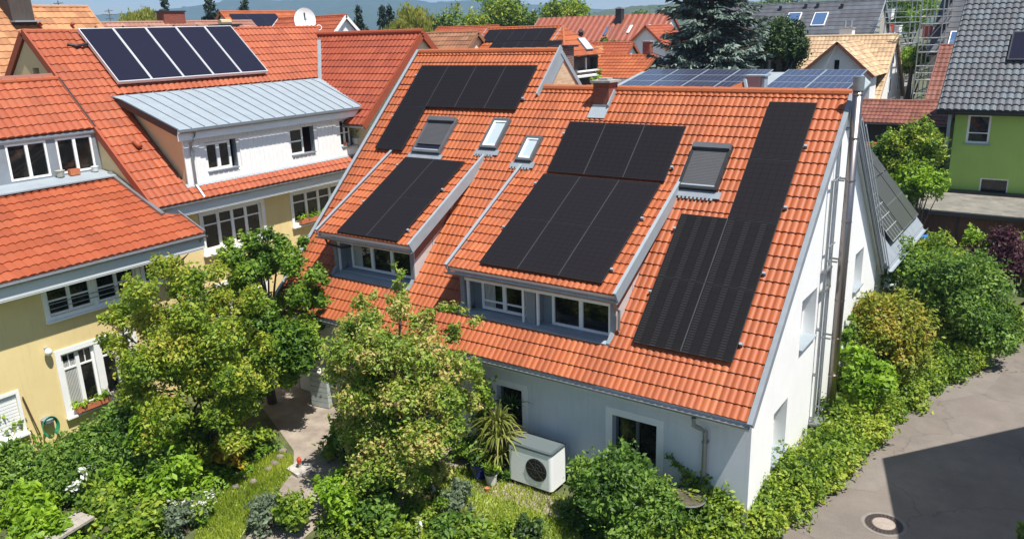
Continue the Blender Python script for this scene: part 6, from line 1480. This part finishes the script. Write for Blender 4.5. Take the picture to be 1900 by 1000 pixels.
def rshrub(lab,px_,py_,D,rad,lm,n,sz,seed,bz=0,**k):
    c=dep(px_,py_,D);t=thing('shrub',lab,'shrub',(c[0],c[1],bz))
    cl=clumps(c,rad,k.get('ncl',26),k.get('cr',min(rad)*.45),seed);mb=MB();leaves(mb,cl,n,sz,seed+1,**{kk:v for kk,v in k.items() if kk in('hang','up','elong')});mb.build('foliage',M[lm],t)
    mb=MB()
    for j in range(min(7,len(cl))): cc=cl[j][0];mb.tube([(c[0]+.1*math.cos(j),c[1]+.1*math.sin(j),bz-.1),((c[0]+cc[0])/2,(c[1]+cc[1])/2,cc[2]*.6),cc],[.05,.035,.01],5)
    mb.build('stem',M['bark'],t)
rshrub('orange tinged yellow green shrub beside the steel flue at the white gable',1640,630,23.4,(1.15,1.0,1.35),'l_orange',26000,.075,501,ncl=34)
rshrub('large mid green shrub overhanging the lane',1765,590,26.2,(1.5,1.4,1.75),'l_bush',36000,.09,503,ncl=44)
rshrub('dark grey green shrub between the white gable and the large shrub',1680,520,27.5,(1.1,1.0,1.3),'l_dark',6500,.11,505)
rshrub('fresh green shrub top below the annex gutter',1728,488,30.5,(1.4,1.2,.95),'l_hedge',12000,.10,507,ncl=30)
rshrub('dark purple leaved shrub at the right edge',1848,488,30,(.95,.95,1.15),'l_purple',11000,.09,509)
rshrub('light green shrub left of the purple one',1806,470,30.8,(.5,.5,1.0),'l_light',2200,.12,511)
rshrub('light green foliage behind the purple shrub at the right edge',1895,470,31.5,(.7,.6,.9),'l_light',1600,.13,513)
rshrub('bright green foliage along the lane right of the large shrub',1862,600,26.5,(.6,.7,.8),'l_hedge',2600,.10,515)
rshrub('pale green vigorous plants around the foot of the flue',1600,700,21.6,(.75,.6,.75),'l_light',3600,.12,517)
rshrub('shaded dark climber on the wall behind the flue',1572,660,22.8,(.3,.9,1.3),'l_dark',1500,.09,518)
rshrub('light green bush behind the annex by the green house',1693,292,37,(1.15,1.1,1.5),'l_hedge',11000,.10,519,ncl=30)
rshrub('dark green bush below the light green one behind the annex',1645,300,38,(.8,.9,1.2),'l_bush',4000,.12,521)
rshrub('green bush left of the green wall',1705,345,36,(1.0,.9,.8),'l_light',4000,.11,523)
rshrub('low green planting at the left foot of the green house',1668,365,36.5,(.8,.9,.7),'l_bush',2200,.12,525)
rshrub('small tuft of weeds at the lane in the bottom right corner',1899,985,16,(.15,.2,.16),'l_dark',300,.05,527)
rshrub('tuft of green weeds growing at the brick chimney top behind the ridge',1110,143,30,(.28,.3,.25),'l_light',160,.1,529,bz=6,ncl=6)
# ---- neighbour building outside the frame on the right: it throws the dark shadow on the lane
NB=thing('neighbour_house','plain rendered neighbour house across the lane whose roof edge shades the road','house',(9,2,0))
hh=7.4;off=A3(.436*hh,-.093*hh,0)
c0=A3(1.7,5.6,0)+off;c1=A3(4.5,9.3,0)+off;c2=A3(2.7,2.2,0)+off
u1=unit(c1-c0);u2=unit(c2-c0)
foot=[c0,c0+u1*9,c0+u1*9+A3(8,-4,0),c0+u2*13+A3(9,0,0),c0+u2*13]
cen=sum(foot)/5
mb=MB();mb.prism([p+Z_*(hh-.25) for p in foot],Z_*.25);mb.build('roof',M['slab'],NB)
mb=MB();mb.prism([cen+(p-cen)*.92-Z_*.2 for p in foot],Z_*(hh-.051));mb.build('wall',M['white'],NB)
for z in (1.2,4.2):
    for k in (3,6.5,10):
        N2=unit(np.cross(u2,Z_));N2=N2 if N2[0]<0 else -N2
        b=cen+(c0+u2*k-cen)*.92+Z_*z; window(NB,b+N2*.01,u2 if np.dot(np.cross(u2,Z_),N2)>0 else -u2,Z_,N2,1.2,1.3,2)
def mast(lab,px_,py_,D,h,z0):
    q=dep(px_,py_,D);t=thing('antenna',lab,'aerial',(q[0],q[1],z0));mb=MB();mb.tube([(q[0],q[1],z0),(q[0],q[1],q[2])],.045,6);mb.build('mast',M['gutter'],t);mb=MB()
    for k in range(4):
        z=q[2]-.15-.28*k;w_=.55-.08*(k%2);mb.tube([(q[0]-w_,q[1],z),(q[0]+w_,q[1],z)],.03,4)
    mb.tube([(q[0],q[1]-.6,q[2]-.4),(q[0],q[1]+.6,q[2]-.4)],.03,4);mb.build('crossbar',M['gutter'],t)
mast('thin roof aerial against the sky right of the sandy orange roof',201,17,62,3,9)
mast('small roof aerial above the ridge of the sandy orange roof',107,2,50,3,9)
mast('lone thin mast before the blue hills right of the willow',838,6,110,3,5)
# ------------------------------------------------------------------ air
mb=MB();mb.box(A3(-3950,-350,-6.5),X_*7900,Y_*4300,Z_*330);hz=mb.build('haze',bpy.data.materials.new('haze_air'));hz['kind']='stuff'
m=hz.data.materials[0];m.use_nodes=True;nt=m.node_tree;nt.nodes.clear();o_=nt.nodes.new('ShaderNodeOutputMaterial');v=nt.nodes.new('ShaderNodeVolumePrincipled')
v.inputs['Color'].default_value=(.42,.64,1,1);v.inputs['Density'].default_value=HAZE;v.inputs['Anisotropy'].default_value=.2
nt.links.new(v.outputs[0],o_.inputs['Volume'])
# ------------------------------------------------------------------ light and camera
EL,AZ=math.radians(66),math.radians(12)   # sun from +x, slightly towards -y
sd=A3(math.cos(EL)*math.cos(AZ),-math.cos(EL)*math.sin(AZ),math.sin(EL))
sun=bpy.data.lights.new('sun','SUN');sun.energy=5.0;sun.angle=math.radians(.5);sun.color=(1,.955,.88)
so=bpy.data.objects.new('sun',sun);COL.objects.link(so);so.rotation_euler=Vector(tuple(sd)).to_track_quat('Z','Y').to_euler();so.location=(30,-20,60)
w=bpy.data.worlds.new('World');scene.world=w;w.use_nodes=True;nt=w.node_tree;bg=nt.nodes['Background']
sky=nt.nodes.new('ShaderNodeTexSky');sky.sky_type='NISHITA';sky.sun_disc=False;sky.sun_elevation=EL;sky.sun_rotation=math.atan2(sd[0],sd[1]);sky.altitude=200;sky.air_density=1.;sky.dust_density=.4;sky.ozone_density=2.5
nt.links.new(sky.outputs[0],bg.inputs[0]);bg.inputs[1].default_value=SKY
cam=bpy.data.cameras.new('camera');co=bpy.data.objects.new('camera',cam);COL.objects.link(co)
cam.sensor_fit='HORIZONTAL';cam.sensor_width=36;cam.lens=FL/1900*36;cam.clip_end=9000;cam.clip_start=.1
from mathutils import Matrix
Mx=Matrix(((RT[0],UP[0],-FW[0],CP[0]),(RT[1],UP[1],-FW[1],CP[1]),(RT[2],UP[2],-FW[2],CP[2]),(0,0,0,1)));co.matrix_world=Mx
scene.camera=co
scene.render.engine='CYCLES';scene.view_settings.view_transform='Standard';scene.view_settings.look='None';scene.view_settings.gamma=1;scene.view_settings.exposure=EXPO
scene.cycles.max_bounces=6;scene.cycles.diffuse_bounces=3;scene.cycles.volume_bounces=1
